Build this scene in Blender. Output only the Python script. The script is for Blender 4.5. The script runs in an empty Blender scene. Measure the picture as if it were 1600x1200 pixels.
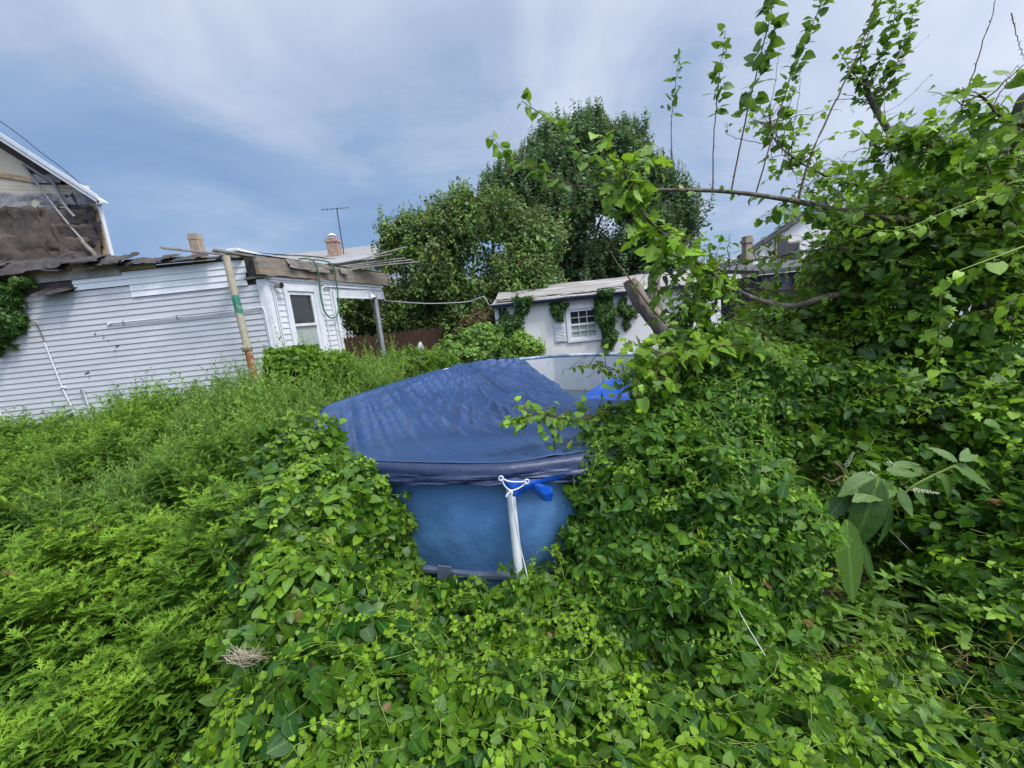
import bpy, math, random
import numpy as np
from mathutils import Vector, noise as mnoise
random.seed(7)
rng = np.random.default_rng(11)
scene = bpy.context.scene
C = scene.collection

# ------------------------------------------------------------------ camera
FPX, PITCH, ROLL, EYE = 620.0, math.radians(9.8), math.radians(6.0), 1.95
cF = np.array([0, math.cos(PITCH), -math.sin(PITCH)])
cU0 = np.array([0, math.sin(PITCH), math.cos(PITCH)])
cR0 = np.array([1.0, 0, 0])
cR = math.cos(ROLL) * cR0 - math.sin(ROLL) * cU0
cU = math.sin(ROLL) * cR0 + math.cos(ROLL) * cU0
CAM = np.array([0, 0, EYE])


def at(x, y, d):
    """point at ground distance d (metres ahead) seen at photo position x, y"""
    v = cF + (x - 800) / FPX * cR + (600 - y) / FPX * cU
    return CAM + v * (d / v[1])


def project(P):
    q = P - CAM
    z = q @ cF
    z = np.where(np.abs(z) < 1e-6, 1e-6, z)
    return 800 + FPX * (q @ cR) / z, 600 - FPX * (q @ cU) / z, z


def inview(P, m=160):
    x, y, z = project(P)
    return (z > 0.25) & (x > -m) & (x < 1600 + m) & (y > -m) & (y < 1200 + m)


cd = bpy.data.cameras.new('camera')
cam = bpy.data.objects.new('camera', cd)
C.objects.link(cam)
from mathutils import Matrix
M = Matrix(((cR[0], cU[0], -cF[0], 0), (cR[1], cU[1], -cF[1], 0), (cR[2], cU[2], -cF[2], EYE), (0, 0, 0, 1)))
cam.matrix_world = M
cd.sensor_width = 36
cd.lens = FPX / 1600 * 36
cd.clip_start = 0.05
cd.clip_end = 2000
scene.camera = cam


# ------------------------------------------------------------------ materials
def mat(name):
    m = bpy.data.materials.new(name)
    m.use_nodes = True
    nt = m.node_tree
    return m, nt, nt.nodes['Principled BSDF'], nt.nodes['Material Output']


def N(nt, t, **kw):
    n = nt.nodes.new(t)
    for k, v in kw.items():
        if k in n.inputs:
            n.inputs[k].default_value = v
        else:
            setattr(n, k, v)
    return n


def ramp(nt, stops, fac):
    r = nt.nodes.new('ShaderNodeValToRGB')
    e = r.color_ramp.elements
    while len(e) < len(stops):
        e.new(0.5)
    for i, (p, c) in enumerate(stops):
        e[i].position = p
        e[i].color = (*c, 1) if len(c) == 3 else c
    nt.links.new(fac, r.inputs[0])
    return r


def mixc(nt, fac, a, b, blend='MIX'):
    m = nt.nodes.new('ShaderNodeMix')
    m.data_type = 'RGBA'
    m.blend_type = blend
    for s, v in ((m.inputs[0], fac), (m.inputs[6], a), (m.inputs[7], b)):
        if isinstance(v, (int, float)):
            s.default_value = v
        elif isinstance(v, tuple):
            s.default_value = (*v, 1)
        else:
            nt.links.new(v, s)
    return m.outputs[2]


def weathered(name, c1, c2, scale=3.0, rough=0.6, bump=0.0, bscale=40.0, stretch=(1, 1, 1), c3=None, c3pos=0.68, spec=0.3, wave=None):
    """two-tone noisy surface with optional third stain colour and fine bump"""
    m, nt, b, o = mat(name)
    tc = N(nt, 'ShaderNodeTexCoord')
    mp = N(nt, 'ShaderNodeMapping')
    mp.inputs['Scale'].default_value = stretch
    nt.links.new(tc.outputs['Object'], mp.inputs[0])
    n1 = N(nt, 'ShaderNodeTexNoise', Scale=scale, Detail=7.0, Roughness=0.65)
    nt.links.new(mp.outputs[0], n1.inputs['Vector'])
    r = ramp(nt, [(0.3, c1), (0.7, c2)], n1.outputs[0])
    col = r.outputs[0]
    if c3:
        n2 = N(nt, 'ShaderNodeTexNoise', Scale=scale * 0.55, Detail=9.0, Roughness=0.7)
        mp2 = N(nt, 'ShaderNodeMapping')
        mp2.inputs['Location'].default_value = (7.3, 2.1, 4.4)
        mp2.inputs['Scale'].default_value = stretch
        nt.links.new(tc.outputs['Object'], mp2.inputs[0])
        nt.links.new(mp2.outputs[0], n2.inputs['Vector'])
        f = ramp(nt, [(c3pos - 0.08, (0, 0, 0)), (c3pos + 0.04, (1, 1, 1))], n2.outputs[0])
        col = mixc(nt, f.outputs[0], col, c3)
    nt.links.new(col, b.inputs['Base Color'])
    b.inputs['Roughness'].default_value = rough
    b.inputs['Specular IOR Level'].default_value = spec
    if bump:
        n3 = N(nt, 'ShaderNodeTexNoise', Scale=bscale, Detail=5.0)
        nt.links.new(mp.outputs[0], n3.inputs['Vector'])
        bp = N(nt, 'ShaderNodeBump', Strength=bump, Distance=0.02)
        nt.links.new(n3.outputs[0], bp.inputs['Height'])
        nt.links.new(bp.outputs[0], b.inputs['Normal'])
    return m


def leafmat(name, old, young, rough=0.42, transl=0.32, vein=0.35, spec=0.45):
    m, nt, b, o = mat(name)
    t = N(nt, 'ShaderNodeAttribute', attribute_name='tint')
    uv = N(nt, 'ShaderNodeAttribute', attribute_name='luv')
    mid = tuple(0.6 * a + 0.4 * c for a, c in zip(old, young))
    r = ramp(nt, [(0.0, old), (0.4, mid), (0.8, young), (0.90, (0.50, 0.42, 0.03)), (1.0, (0.20, 0.12, 0.045))], t.outputs['Fac'])
    sx = N(nt, 'ShaderNodeSeparateXYZ')
    nt.links.new(uv.outputs['Vector'], sx.inputs[0])
    # midrib and side veins
    ab = N(nt, 'ShaderNodeMath', operation='SUBTRACT')
    nt.links.new(sx.outputs[0], ab.inputs[0])
    ab.inputs[1].default_value = 0.5
    ab2 = N(nt, 'ShaderNodeMath', operation='ABSOLUTE')
    nt.links.new(ab.outputs[0], ab2.inputs[0])
    rib = N(nt, 'ShaderNodeMapRange')
    rib.inputs['From Min'].default_value = 0.0
    rib.inputs['From Max'].default_value = 0.07
    rib.inputs['To Min'].default_value = vein
    rib.inputs['To Max'].default_value = 0.0
    nt.links.new(ab2.outputs[0], rib.inputs['Value'])
    sv = N(nt, 'ShaderNodeMath', operation='MULTIPLY_ADD')
    nt.links.new(ab2.outputs[0], sv.inputs[0])
    sv.inputs[1].default_value = -0.9
    nt.links.new(sx.outputs[1], sv.inputs[2])
    sn = N(nt, 'ShaderNodeMath', operation='MULTIPLY')
    nt.links.new(sv.outputs[0], sn.inputs[0])
    sn.inputs[1].default_value = 44.0
    sn2 = N(nt, 'ShaderNodeMath', operation='SINE')
    nt.links.new(sn.outputs[0], sn2.inputs[0])
    light = tuple(min(1, c * 1.5 + 0.03) for c in mid)
    col = mixc(nt, rib.outputs[0], r.outputs[0], light)
    geo = N(nt, 'ShaderNodeNewGeometry')
    under = mixc(nt, 0.35, col, (0.16, 0.22, 0.12))
    col2 = mixc(nt, geo.outputs['Backfacing'], col, under)
    nz = N(nt, 'ShaderNodeTexNoise', Scale=60.0, Detail=2.0)
    nr = ramp(nt, [(0.3, (0.82, 0.85, 0.8)), (0.7, (1.12, 1.1, 1.15))], nz.outputs[0])
    col3 = mixc(nt, 1.0, col2, nr.outputs[0], 'MULTIPLY')
    nt.links.new(col3, b.inputs['Base Color'])
    b.inputs['Roughness'].default_value = rough
    b.inputs['Specular IOR Level'].default_value = spec
    bp = N(nt, 'ShaderNodeBump', Strength=0.16, Distance=0.002)
    nt.links.new(sn2.outputs[0], bp.inputs['Height'])
    nt.links.new(bp.outputs[0], b.inputs['Normal'])
    tr = N(nt, 'ShaderNodeBsdfTranslucent')
    tcol = mixc(nt, 1.0, col3, (1.5, 1.5, 0.6), 'MULTIPLY')
    nt.links.new(tcol, tr.inputs['Color'])
    mx = N(nt, 'ShaderNodeMixShader')
    mx.inputs[0].default_value = transl
    nt.links.new(b.outputs[0], mx.inputs[1])
    nt.links.new(tr.outputs[0], mx.inputs[2])
    nt.links.new(mx.outputs[0], o.inputs['Surface'])
    return m


M_VINE = leafmat('vine_leaf', (0.022, 0.088, 0.008), (0.27, 0.47, 0.018), spec=.32, transl=.38)
M_OVATE = leafmat('ovate_leaf', (0.026, 0.098, 0.011), (0.23, 0.44, 0.022), spec=.34, transl=.38)
M_MUG = leafmat('mugwort_leaf', (0.028, 0.098, 0.009), (0.25, 0.43, 0.028), rough=0.6, spec=0.25, vein=0.2)
M_LANCE = leafmat('narrow_leaf', (0.045, 0.13, 0.020), (0.29, 0.46, 0.08), rough=0.55, spec=0.25, vein=0.3)
M_MULB = leafmat('mulberry_leaf', (0.024, 0.092, 0.009), (0.29, 0.50, 0.020), vein=0.4)
M_POKE = leafmat('pokeweed_leaf', (0.034, 0.09, 0.022), (0.20, 0.37, 0.035), vein=0.5, rough=0.5)
M_MAPLE = leafmat('maple_leaf', (0.022, 0.070, 0.020), (0.16, 0.30, 0.09), rough=0.5, transl=0.2, vein=0)
M_CHERRY = leafmat('cherry_leaf', (0.034, 0.090, 0.016), (0.23, 0.39, 0.06), rough=0.5, transl=0.25, vein=0)
M_IVY = leafmat('ivy_leaf', (0.026, 0.085, 0.016), (0.13, 0.27, 0.03), vein=0.2)
M_STEM = weathered('green_stem', (0.16, 0.25, 0.04), (0.30, 0.38, 0.09), 20, 0.6)
M_DSTEM = weathered('brown_stem', (0.09, 0.06, 0.035), (0.17, 0.12, 0.07), 20, 0.8)
M_BARK = weathered('bark', (0.075, 0.062, 0.050), (0.21, 0.18, 0.145), 14, 0.95, bump=0.9, bscale=45, stretch=(1, 1, 0.3), c3=(0.27, 0.24, 0.2), c3pos=0.62)
M_STRAW = weathered('dry_straw', (0.13, 0.09, 0.045), (0.32, 0.24, 0.13), 30, 0.9)
M_SOIL = weathered('soil', (0.010, 0.008, 0.005), (0.030, 0.023, 0.014), 5, 0.95, bump=0.9, bscale=25, c3=(0.05, 0.036, 0.02), c3pos=0.62)


def sidingmat(name, c1, c2, dirt):
    m = weathered(name, c1, c2, 1.6, 0.45, bump=0.06, bscale=60, stretch=(1, 1, 2.2), c3=dirt, c3pos=0.66, spec=0.35)
    return m


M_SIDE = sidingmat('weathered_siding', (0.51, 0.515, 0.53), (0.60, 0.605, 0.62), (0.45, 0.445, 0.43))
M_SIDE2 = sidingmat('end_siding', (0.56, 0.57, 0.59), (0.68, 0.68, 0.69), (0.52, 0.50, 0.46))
M_NEW = weathered('new_siding', (0.80, 0.81, 0.83), (0.86, 0.87, 0.88), 1.2, 0.4)
M_TRIM = weathered('white_trim', (0.60, 0.62, 0.64), (0.74, 0.75, 0.76), 4, 0.45, c3=(0.48, 0.46, 0.42), c3pos=0.7)
M_WOOD = weathered('grey_weathered_wood', (0.13, 0.115, 0.10), (0.30, 0.27, 0.235), 5, 0.9, bump=0.5, bscale=30, stretch=(1, 1, 9))
M_LATH = weathered('grey_lath', (0.20, 0.18, 0.16), (0.40, 0.37, 0.33), 6, 0.9, bump=0.4, bscale=30)
M_BEAM = weathered('torn_fascia_wood', (0.13, 0.11, 0.09), (0.31, 0.27, 0.22), 3, 0.9, bump=0.7, bscale=22, stretch=(1, 1, 6), c3=(0.40, 0.22, 0.10), c3pos=0.60)
M_SHEATH = weathered('fresh_sheathing', (0.40, 0.27, 0.14), (0.58, 0.44, 0.27), 4, 0.85, stretch=(1, 1, 5), c3=(0.16, 0.12, 0.09), c3pos=0.62)
M_PALEPLY = weathered('pale_plywood', (0.50, 0.43, 0.31), (0.66, 0.59, 0.47), 2, 0.85, c3=(0.40, 0.27, 0.13), c3pos=0.68)
M_FELT = weathered('brown_felt_paper', (0.078, 0.058, 0.046), (0.135, 0.105, 0.085), 1.6, 0.85, bump=0.5, bscale=9, c3=(0.05, 0.043, 0.04), c3pos=0.62)
M_BLACKFELT = weathered('black_felt', (0.03, 0.027, 0.026), (0.085, 0.075, 0.07), 4, 0.7, bump=0.7, bscale=14)
M_GREYRAG = weathered('grey_rag', (0.22, 0.21, 0.21), (0.40, 0.39, 0.39), 8, 0.8, bump=0.5, bscale=25)
M_SHINGLE = weathered('grey_shingles', (0.20, 0.195, 0.19), (0.33, 0.32, 0.31), 2.2, 0.9, bump=0.5, bscale=24)
M_GARAGE = weathered('painted_block', (0.66, 0.655, 0.63), (0.76, 0.755, 0.73), 1.3, 0.75, bump=0.12, bscale=14, c3=(0.50, 0.47, 0.42), c3pos=0.70)
M_GARROOF = weathered('silvered_roll_roofing', (0.17, 0.155, 0.14), (0.38, 0.36, 0.335), 2.5, 0.85, bump=0.4, bscale=10, stretch=(0.35, 3, 3), c3=(0.58, 0.57, 0.55), c3pos=0.62)
M_NAVY = weathered('navy_gutter', (0.012, 0.022, 0.06), (0.025, 0.04, 0.095), 6, 0.4)
M_FENCE = weathered('brown_fence_board', (0.050, 0.028, 0.018), (0.105, 0.062, 0.040), 4, 0.9, bump=0.4, bscale=20, stretch=(6, 6, 0.6))
M_BRICK0 = None
M_GREYHOUSE = weathered('slate_wall', (0.055, 0.06, 0.08), (0.085, 0.09, 0.115), 2, 0.8, bump=0.3, bscale=8)
M_PAINTW = weathered('house_white', (0.66, 0.66, 0.66), (0.76, 0.76, 0.75), 1, 0.7)
M_TAN = weathered('tan_brick_wall', (0.30, 0.23, 0.15), (0.44, 0.35, 0.24), 3, 0.85)
M_ROOFDK = weathered('dark_roof', (0.07, 0.07, 0.075), (0.12, 0.12, 0.125), 2, 0.85)
M_STEEL = weathered('dull_steel', (0.30, 0.30, 0.31), (0.45, 0.45, 0.46), 9, 0.45)
M_STEEL.node_tree.nodes['Principled BSDF'].inputs['Metallic'].default_value = 0.6
M_CONDUIT = weathered('painted_conduit', (0.60, 0.62, 0.65), (0.72, 0.73, 0.75), 12, 0.5)
M_HOSE = weathered('green_hose', (0.04, 0.12, 0.06), (0.08, 0.20, 0.10), 15, 0.45)
M_DARKMETAL = weathered('dark_sheet_metal', (0.035, 0.045, 0.045), (0.075, 0.085, 0.085), 4, 0.5)
M_BLACK = weathered('black_wire', (0.015, 0.015, 0.017), (0.03, 0.03, 0.03), 9, 0.6)
M_CORD = weathered('white_cord', (0.66, 0.66, 0.68), (0.80, 0.80, 0.82), 60, 0.7)
M_WHITEP = weathered('white_plastic', (0.58, 0.60, 0.62), (0.74, 0.75, 0.76), 7, 0.4, c3=(0.42, 0.42, 0.40), c3pos=0.68)
M_CUT = weathered('cut_wood', (0.26, 0.18, 0.11), (0.42, 0.31, 0.20), 10, 0.9)
M_LINER = weathered('white_liner', (0.58, 0.60, 0.63), (0.72, 0.74, 0.77), 1.5, 0.45, c3=(0.42, 0.40, 0.36), c3pos=0.68)


def brickmat(name, c1, c2, mortar, sc):
    m, nt, b, o = mat(name)
    tc = N(nt, 'ShaderNodeTexCoord')
    sx = N(nt, 'ShaderNodeSeparateXYZ')
    nt.links.new(tc.outputs['Object'], sx.inputs[0])
    ad = N(nt, 'ShaderNodeMath', operation='ADD')
    nt.links.new(sx.outputs[0], ad.inputs[0])
    nt.links.new(sx.outputs[1], ad.inputs[1])
    cb = N(nt, 'ShaderNodeCombineXYZ')
    nt.links.new(ad.outputs[0], cb.inputs[0])
    nt.links.new(sx.outputs[2], cb.inputs[1])
    br = N(nt, 'ShaderNodeTexBrick', Scale=sc)
    br.inputs['Color1'].default_value = (*c1, 1)
    br.inputs['Color2'].default_value = (*c2, 1)
    br.inputs['Mortar'].default_value = (*mortar, 1)
    br.inputs['Mortar Size'].default_value = 0.03
    nt.links.new(cb.outputs[0], br.inputs['Vector'])
    nz = N(nt, 'ShaderNodeTexNoise', Scale=6.0, Detail=6.0)
    nr = ramp(nt, [(0.3, (0.6, 0.6, 0.6)), (0.7, (1.3, 1.25, 1.2))], nz.outputs[0])
    nt.links.new(mixc(nt, 1.0, br.outputs[0], nr.outputs[0], 'MULTIPLY'), b.inputs['Base Color'])
    b.inputs['Roughness'].default_value = 0.9
    return m


M_BRICK = brickmat('red_brick', (0.26, 0.11, 0.075), (0.36, 0.20, 0.14), (0.50, 0.47, 0.42), 3.2)
M_BRICKTAN = brickmat('tan_brick', (0.30, 0.22, 0.15), (0.38, 0.30, 0.22), (0.40, 0.35, 0.29), 4)


def glassmat():
    m, nt, b, o = mat('window_glass')
    b.inputs['Base Color'].default_value = (0.028, 0.032, 0.034, 1)
    b.inputs['Roughness'].default_value = 0.06
    b.inputs['Specular IOR Level'].default_value = 0.7
    nz = N(nt, 'ShaderNodeTexNoise', Scale=3.0, Detail=1.0)
    bp = N(nt, 'ShaderNodeBump', Strength=0.05, Distance=0.02)
    nt.links.new(nz.outputs[0], bp.inputs['Height'])
    nt.links.new(bp.outputs[0], b.inputs['Normal'])
    return m


M_GLASS = glassmat()
M_BLIND = weathered('drawn_blind', (0.30, 0.34, 0.30), (0.42, 0.46, 0.41), 2.5, 0.25, spec=0.6)


def polemat():
    """tan paint, a patch peeled to old green, rust near the collar"""
    m, nt, b, o = mat('peeling_pole_paint')
    tc = N(nt, 'ShaderNodeTexCoord')
    sx = N(nt, 'ShaderNodeSeparateXYZ')
    nt.links.new(tc.outputs['Object'], sx.inputs[0])
    n1 = N(nt, 'ShaderNodeTexNoise', Scale=9.0, Detail=8.0, Roughness=0.7)
    nt.links.new(tc.outputs['Object'], n1.inputs['Vector'])
    base = ramp(nt, [(0.3, (0.34, 0.29, 0.20)), (0.7, (0.47, 0.42, 0.31))], n1.outputs[0]).outputs[0]

    def band(z0, z1, soft):
        a = N(nt, 'ShaderNodeMapRange')
        a.inputs['From Min'].default_value = z0 - soft
        a.inputs['From Max'].default_value = z0 + soft
        nt.links.new(sx.outputs[2], a.inputs['Value'])
        c = N(nt, 'ShaderNodeMapRange')
        c.inputs['From Min'].default_value = z1 + soft
        c.inputs['From Max'].default_value = z1 - soft
        nt.links.new(sx.outputs[2], c.inputs['Value'])
        mm = N(nt, 'ShaderNodeMath', operation='MULTIPLY')
        nt.links.new(a.outputs[0], mm.inputs[0])
        nt.links.new(c.outputs[0], mm.inputs[1])
        ad = N(nt, 'ShaderNodeMath', operation='MULTIPLY_ADD')
        nt.links.new(n1.outputs[0], ad.inputs[0])
        ad.inputs[1].default_value = 2.4
        ad2 = N(nt, 'ShaderNodeMath', operation='ADD')
        nt.links.new(mm.outputs[0], ad.inputs[2])
        nt.links.new(ad.outputs[0], ad2.inputs[0])
        ad2.inputs[1].default_value = -1.62
        st = N(nt, 'ShaderNodeMapRange')
        st.inputs['From Min'].default_value = 0.38
        st.inputs['From Max'].default_value = 0.46
        nt.links.new(ad2.outputs[0], st.inputs['Value'])
        return st.outputs[0]
    col = mixc(nt, band(2.35, 2.85, 0.16), base, (0.035, 0.20, 0.13))
    col = mixc(nt, band(1.2, 1.95, 0.25), col, (0.27, 0.10, 0.035))
    nt.links.new(col, b.inputs['Base Color'])
    b.inputs['Roughness'].default_value = 0.6
    return m


M_POLE = polemat()


def tarpmat(name, c1, c2, rough, bscale):
    m, nt, b, o = mat(name)
    tc = N(nt, 'ShaderNodeTexCoord')
    n1 = N(nt, 'ShaderNodeTexNoise', Scale=1.3, Detail=6.0, Roughness=0.6)
    nt.links.new(tc.outputs['Object'], n1.inputs['Vector'])
    r = ramp(nt, [(0.3, c1), (0.72, c2)], n1.outputs[0])
    n4 = N(nt, 'ShaderNodeTexNoise', Scale=9.0, Detail=8.0, Roughness=0.75)
    nt.links.new(tc.outputs['Object'], n4.inputs['Vector'])
    dust = ramp(nt, [(0.58, (0, 0, 0)), (0.8, (0.22, 0.22, 0.22))], n4.outputs[0])
    nt.links.new(mixc(nt, dust.outputs[0], r.outputs[0], (0.16, 0.17, 0.19)), b.inputs['Base Color'])
    b.inputs['Roughness'].default_value = rough
    b.inputs['Specular IOR Level'].default_value = 0.6
    n2 = N(nt, 'ShaderNodeTexNoise', Scale=bscale, Detail=4.0)
    nt.links.new(tc.outputs['Object'], n2.inputs['Vector'])
    # woven weave of the sheet
    wv = N(nt, 'ShaderNodeTexWave', Scale=60.0)
    nt.links.new(tc.outputs['Object'], wv.inputs['Vector'])
    mm = N(nt, 'ShaderNodeMath', operation='MULTIPLY_ADD')
    nt.links.new(wv.outputs['Fac'], mm.inputs[0])
    mm.inputs[1].default_value = 0.08
    nt.links.new(n2.outputs[0], mm.inputs[2])
    bp = N(nt, 'ShaderNodeBump', Strength=0.35, Distance=0.015)
    nt.links.new(mm.outputs[0], bp.inputs['Height'])
    nt.links.new(bp.outputs[0], b.inputs['Normal'])
    return m


M_TARP = tarpmat('navy_tarp', (0.023, 0.055, 0.150), (0.038, 0.083, 0.205), 0.27, 14)
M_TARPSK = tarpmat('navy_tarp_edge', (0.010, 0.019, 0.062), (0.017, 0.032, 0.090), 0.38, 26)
M_TARPUNDER = tarpmat('bright_blue_tarp', (0.004, 0.06, 0.36), (0.008, 0.10, 0.50), 0.35, 16)
M_POOLWALL = weathered('blue_vinyl', (0.078, 0.185, 0.385), (0.105, 0.24, 0.46), 1.3, 0.45, bump=0.5, bscale=9, c3=(0.07, 0.15, 0.27), c3pos=0.66)
M_BELT = weathered('grey_belt', (0.085, 0.11, 0.16), (0.13, 0.16, 0.22), 8, 0.6)
M_RAIL = weathered('faded_rail', (0.42, 0.48, 0.55), (0.60, 0.65, 0.70), 3, 0.5, c3=(0.10, 0.17, 0.28), c3pos=0.52)
M_WATER = weathered('pool_water', (0.03, 0.06, 0.08), (0.05, 0.09, 0.11), 2, 0.08)


# ------------------------------------------------------------------ object helpers
def tag(o, label=None, cat=None, group=None, kind=None):
    if label: o['label'] = label
    if cat: o['category'] = cat
    if group: o['group'] = group
    if kind: o['kind'] = kind
    return o


def empty(name, loc, label, cat, group=None, kind=None):
    o = bpy.data.objects.new(name, None)
    o.empty_display_size = 0.2
    C.objects.link(o)
    o.location = tuple(float(v) for v in loc)
    o.matrix_world = Matrix.Translation(o.location)
    return tag(o, label, cat, group, kind)


def link(name, me, parent=None):
    o = bpy.data.objects.new(name, me)
    C.objects.link(o)
    if parent is not None:
        o.parent = parent
        p, t = parent, Vector((0, 0, 0))
        while p is not None:
            t = t + p.location
            p = p.parent
        o.location = (0, 0, 0)
        me.transform(Matrix.Translation(-t))
    return o


class MB:
    """collects polygons; build() links them as one mesh object"""

    def __init__(s):
        s.v, s.f, s.mi, s.mats = [], [], [], []

    def m(s, material):
        if material not in s.mats: s.mats.append(material)
        return s.mats.index(material)

    def poly(s, pts, material):
        i = len(s.v)
        s.v += [tuple(float(c) for c in p) for p in pts]
        s.f.append(tuple(range(i, i + len(pts))))
        s.mi.append(s.m(material))

    def grid(s, G, material, closed=False):
        """G: rows of points"""
        n, k = len(G), len(G[0])
        i = len(s.v)
        for r in G:
            s.v += [tuple(float(c) for c in p) for p in r]
        mi = s.m(material)
        for a in range(n - 1):
            for b in range(k if closed else k - 1):
                c = (b + 1) % k
                s.f.append((i + a * k + b, i + a * k + c, i + (a + 1) * k + c, i + (a + 1) * k + b))
                s.mi.append(mi)

    def obox(s, o, a, b, c, material):
        """box from corner o along edge vectors a, b, c"""
        o, a, b, c = (np.array(q, float) for q in (o, a, b, c))
        if np.dot(np.cross(a, b), c) < 0: a, b = b, a
        i = len(s.v)
        for q in (o, o + a, o + a + b, o + b, o + c, o + a + c, o + a + b + c, o + b + c):
            s.v.append(tuple(float(t) for t in q))
        mi = s.m(material)
        for f in ((0, 3, 2, 1), (4, 5, 6, 7), (0, 1, 5, 4), (1, 2, 6, 5), (2, 3, 7, 6), (3, 0, 4, 7)):
            s.f.append(tuple(i + k for k in f))
            s.mi.append(mi)

    def box(s, p0, p1, material):
        p0, p1 = np.array(p0, float), np.array(p1, float)
        d = p1 - p0
        s.obox(p0, (d[0], 0, 0), (0, d[1], 0), (0, 0, d[2]), material)

    def plank(s, p, q, w, t, material, up=(0, 0, 1), jag=0.0):
        """board from p to q, width w across, thickness t"""
        p, q = np.array(p, float), np.array(q, float)
        d = q - p
        dn = d / np.linalg.norm(d)
        side = np.cross(dn, np.array(up, float)); side /= np.linalg.norm(side)
        u = np.cross(side, dn)
        s.obox(p - side * w / 2 - u * t / 2, d, side * w, u * t, material)

    def tube(s, pts, rad, material, sides=8, cap=True):
        pts = [np.array(p, float) for p in pts]
        n = len(pts)
        rad = rad if hasattr(rad, '__len__') else [rad] * n
        G = []
        ref = None
        for i in range(n):
            d = pts[min(i + 1, n - 1)] - pts[max(i - 1, 0)]
            d = d / (np.linalg.norm(d) + 1e-9)
            if ref is None:
                ref = np.array([0, 0, 1.0]) if abs(d[2]) < 0.9 else np.array([1.0, 0, 0])
            a = np.cross(d, ref); a /= np.linalg.norm(a)
            b = np.cross(d, a)
            ref = np.cross(a, d)
            G.append([pts[i] + rad[i] * (math.cos(t) * a + math.sin(t) * b) for t in np.linspace(0, 2 * math.pi, sides, endpoint=False)])
        s.grid(G, material, closed=True)
        if cap:
            s.poly(G[0][::-1], material)
            s.poly(G[-1], material)

    def build(s, name, parent=None, smooth=False, label=None, bevel=0.0):
        me = bpy.data.meshes.new(name)
        me.from_pydata(s.v, [], s.f)
        for m in s.mats: me.materials.append(m)
        me.polygons.foreach_set('material_index', s.mi)
        if smooth: me.polygons.foreach_set('use_smooth', [True] * len(s.f))
        me.update()
        o = link(name, me, parent)
        if label: o['label'] = label
        if bevel:
            b = o.modifiers.new('bevel', 'BEVEL')
            b.width = bevel
            b.segments = 2
            b.limit_method = 'ANGLE'
        return o


def smoothpath(pts, n=24):
    """Catmull-Rom through pts"""
    P = [np.array(p, float) for p in pts]
    P = [2 * P[0] - P[1]] + P + [2 * P[-1] - P[-2]]
    out = []
    segs = len(P) - 3
    for i in range(segs):
        k = max(2, n // segs)
        for t in np.linspace(0, 1, k, endpoint=False):
            a, b, c, d = P[i:i + 4]
            out.append(0.5 * (2 * b + (c - a) * t + (2 * a - 5 * b + 4 * c - d) * t * t + (3 * b - a - 3 * c + d) * t ** 3))
    out.append(P[-2])
    return np.array(out)


# ------------------------------------------------------------------ foliage machinery
def template(rows, lobes=None, fold=0.25, curl=0.25):
    """leaf from rows (y, halfwidth, pullback); returns verts (x, y, z), faces, luv"""
    v, f, uv = [], [], []
    wm = max(r[1] for r in rows)
    for r in rows:
        y, w = r[0], r[1]
        pb = r[2] if len(r) > 2 else 0.0
        z = -curl * y * y
        v += [(-w, y - pb, z + fold * w), (0, y, z), (w, y - pb, z + fold * w)]
        uv += [(0.5 - 0.5 * w / wm, y), (0.5, y), (0.5 + 0.5 * w / wm, y)]
    for i in range(len(rows) - 1):
        a = 3 * i
        f += [(a, a + 1, a + 4, a + 3), (a + 1, a + 2, a + 5, a + 4)]
    return np.array(v, float), f, np.array(uv, float)


def lobed(outline, fold=0.15, curl=0.2):
    """half outline (x, y) from base to tip, mirrored; fan of quads to the midrib"""
    v, f, uv = [], [], []
    wm = max(p[0] for p in outline)
    for x, y in outline:
        ym = min(max(y * 0.8, 0), 1)
        z = -curl * y * y
        v += [(-x, y, z + fold * x), (0, ym if x > 0.02 else y, -curl * ym * ym), (x, y, z + fold * x)]
        uv += [(0.5 - 0.5 * x / wm, y), (0.5, ym), (0.5 + 0.5 * x / wm, y)]
    for i in range(len(outline) - 1):
        a = 3 * i
        f += [(a, a + 1, a + 4, a + 3), (a + 1, a + 2, a + 5, a + 4)]
    return np.array(v, float), f, np.array(uv, float)


T_HEART = template([(0.02, 0.03), (0.10, 0.36, 0.16), (0.34, 0.46, 0.03), (0.66, 0.33), (0.88, 0.13), (1.0, 0.01)], fold=0.22, curl=0.18)
T_ROUND = template([(0.0, 0.05), (0.15, 0.32), (0.45, 0.42), (0.78, 0.30), (1.0, 0.04)], fold=0.22, curl=0.15)
T_OVATE = template([(0.0, 0.04), (0.18, 0.27), (0.42, 0.31), (0.72, 0.19), (1.0, 0.01)], fold=0.3, curl=0.25)
T_LANCE = template([(0.0, 0.02), (0.3, 0.10), (0.65, 0.085), (1.0, 0.005)], fold=0.4, curl=0.3)
T_MUG = lobed([(0.02, 0.0), (0.05, 0.22), (0.26, 0.40), (0.09, 0.40), (0.10, 0.52), (0.36, 0.74), (0.12, 0.64), (0.12, 0.74), (0.24, 0.98), (0.06, 0.88), (0.01, 1.08)], fold=0.25, curl=0.25)
T_MULB = lobed([(0.02, 0.05), (0.20, -0.06), (0.40, 0.14), (0.38, 0.30), (0.22, 0.36), (0.26, 0.46), (0.42, 0.62), (0.34, 0.70), (0.16, 0.66), (0.14, 0.80), (0.01, 1.0)], fold=0.12, curl=0.22)
T_MULB2 = template([(0.03, 0.03), (0.08, 0.30, 0.12), (0.30, 0.42, 0.02), (0.60, 0.33), (0.84, 0.15), (1.0, 0.01)], fold=0.12, curl=0.3)
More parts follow.
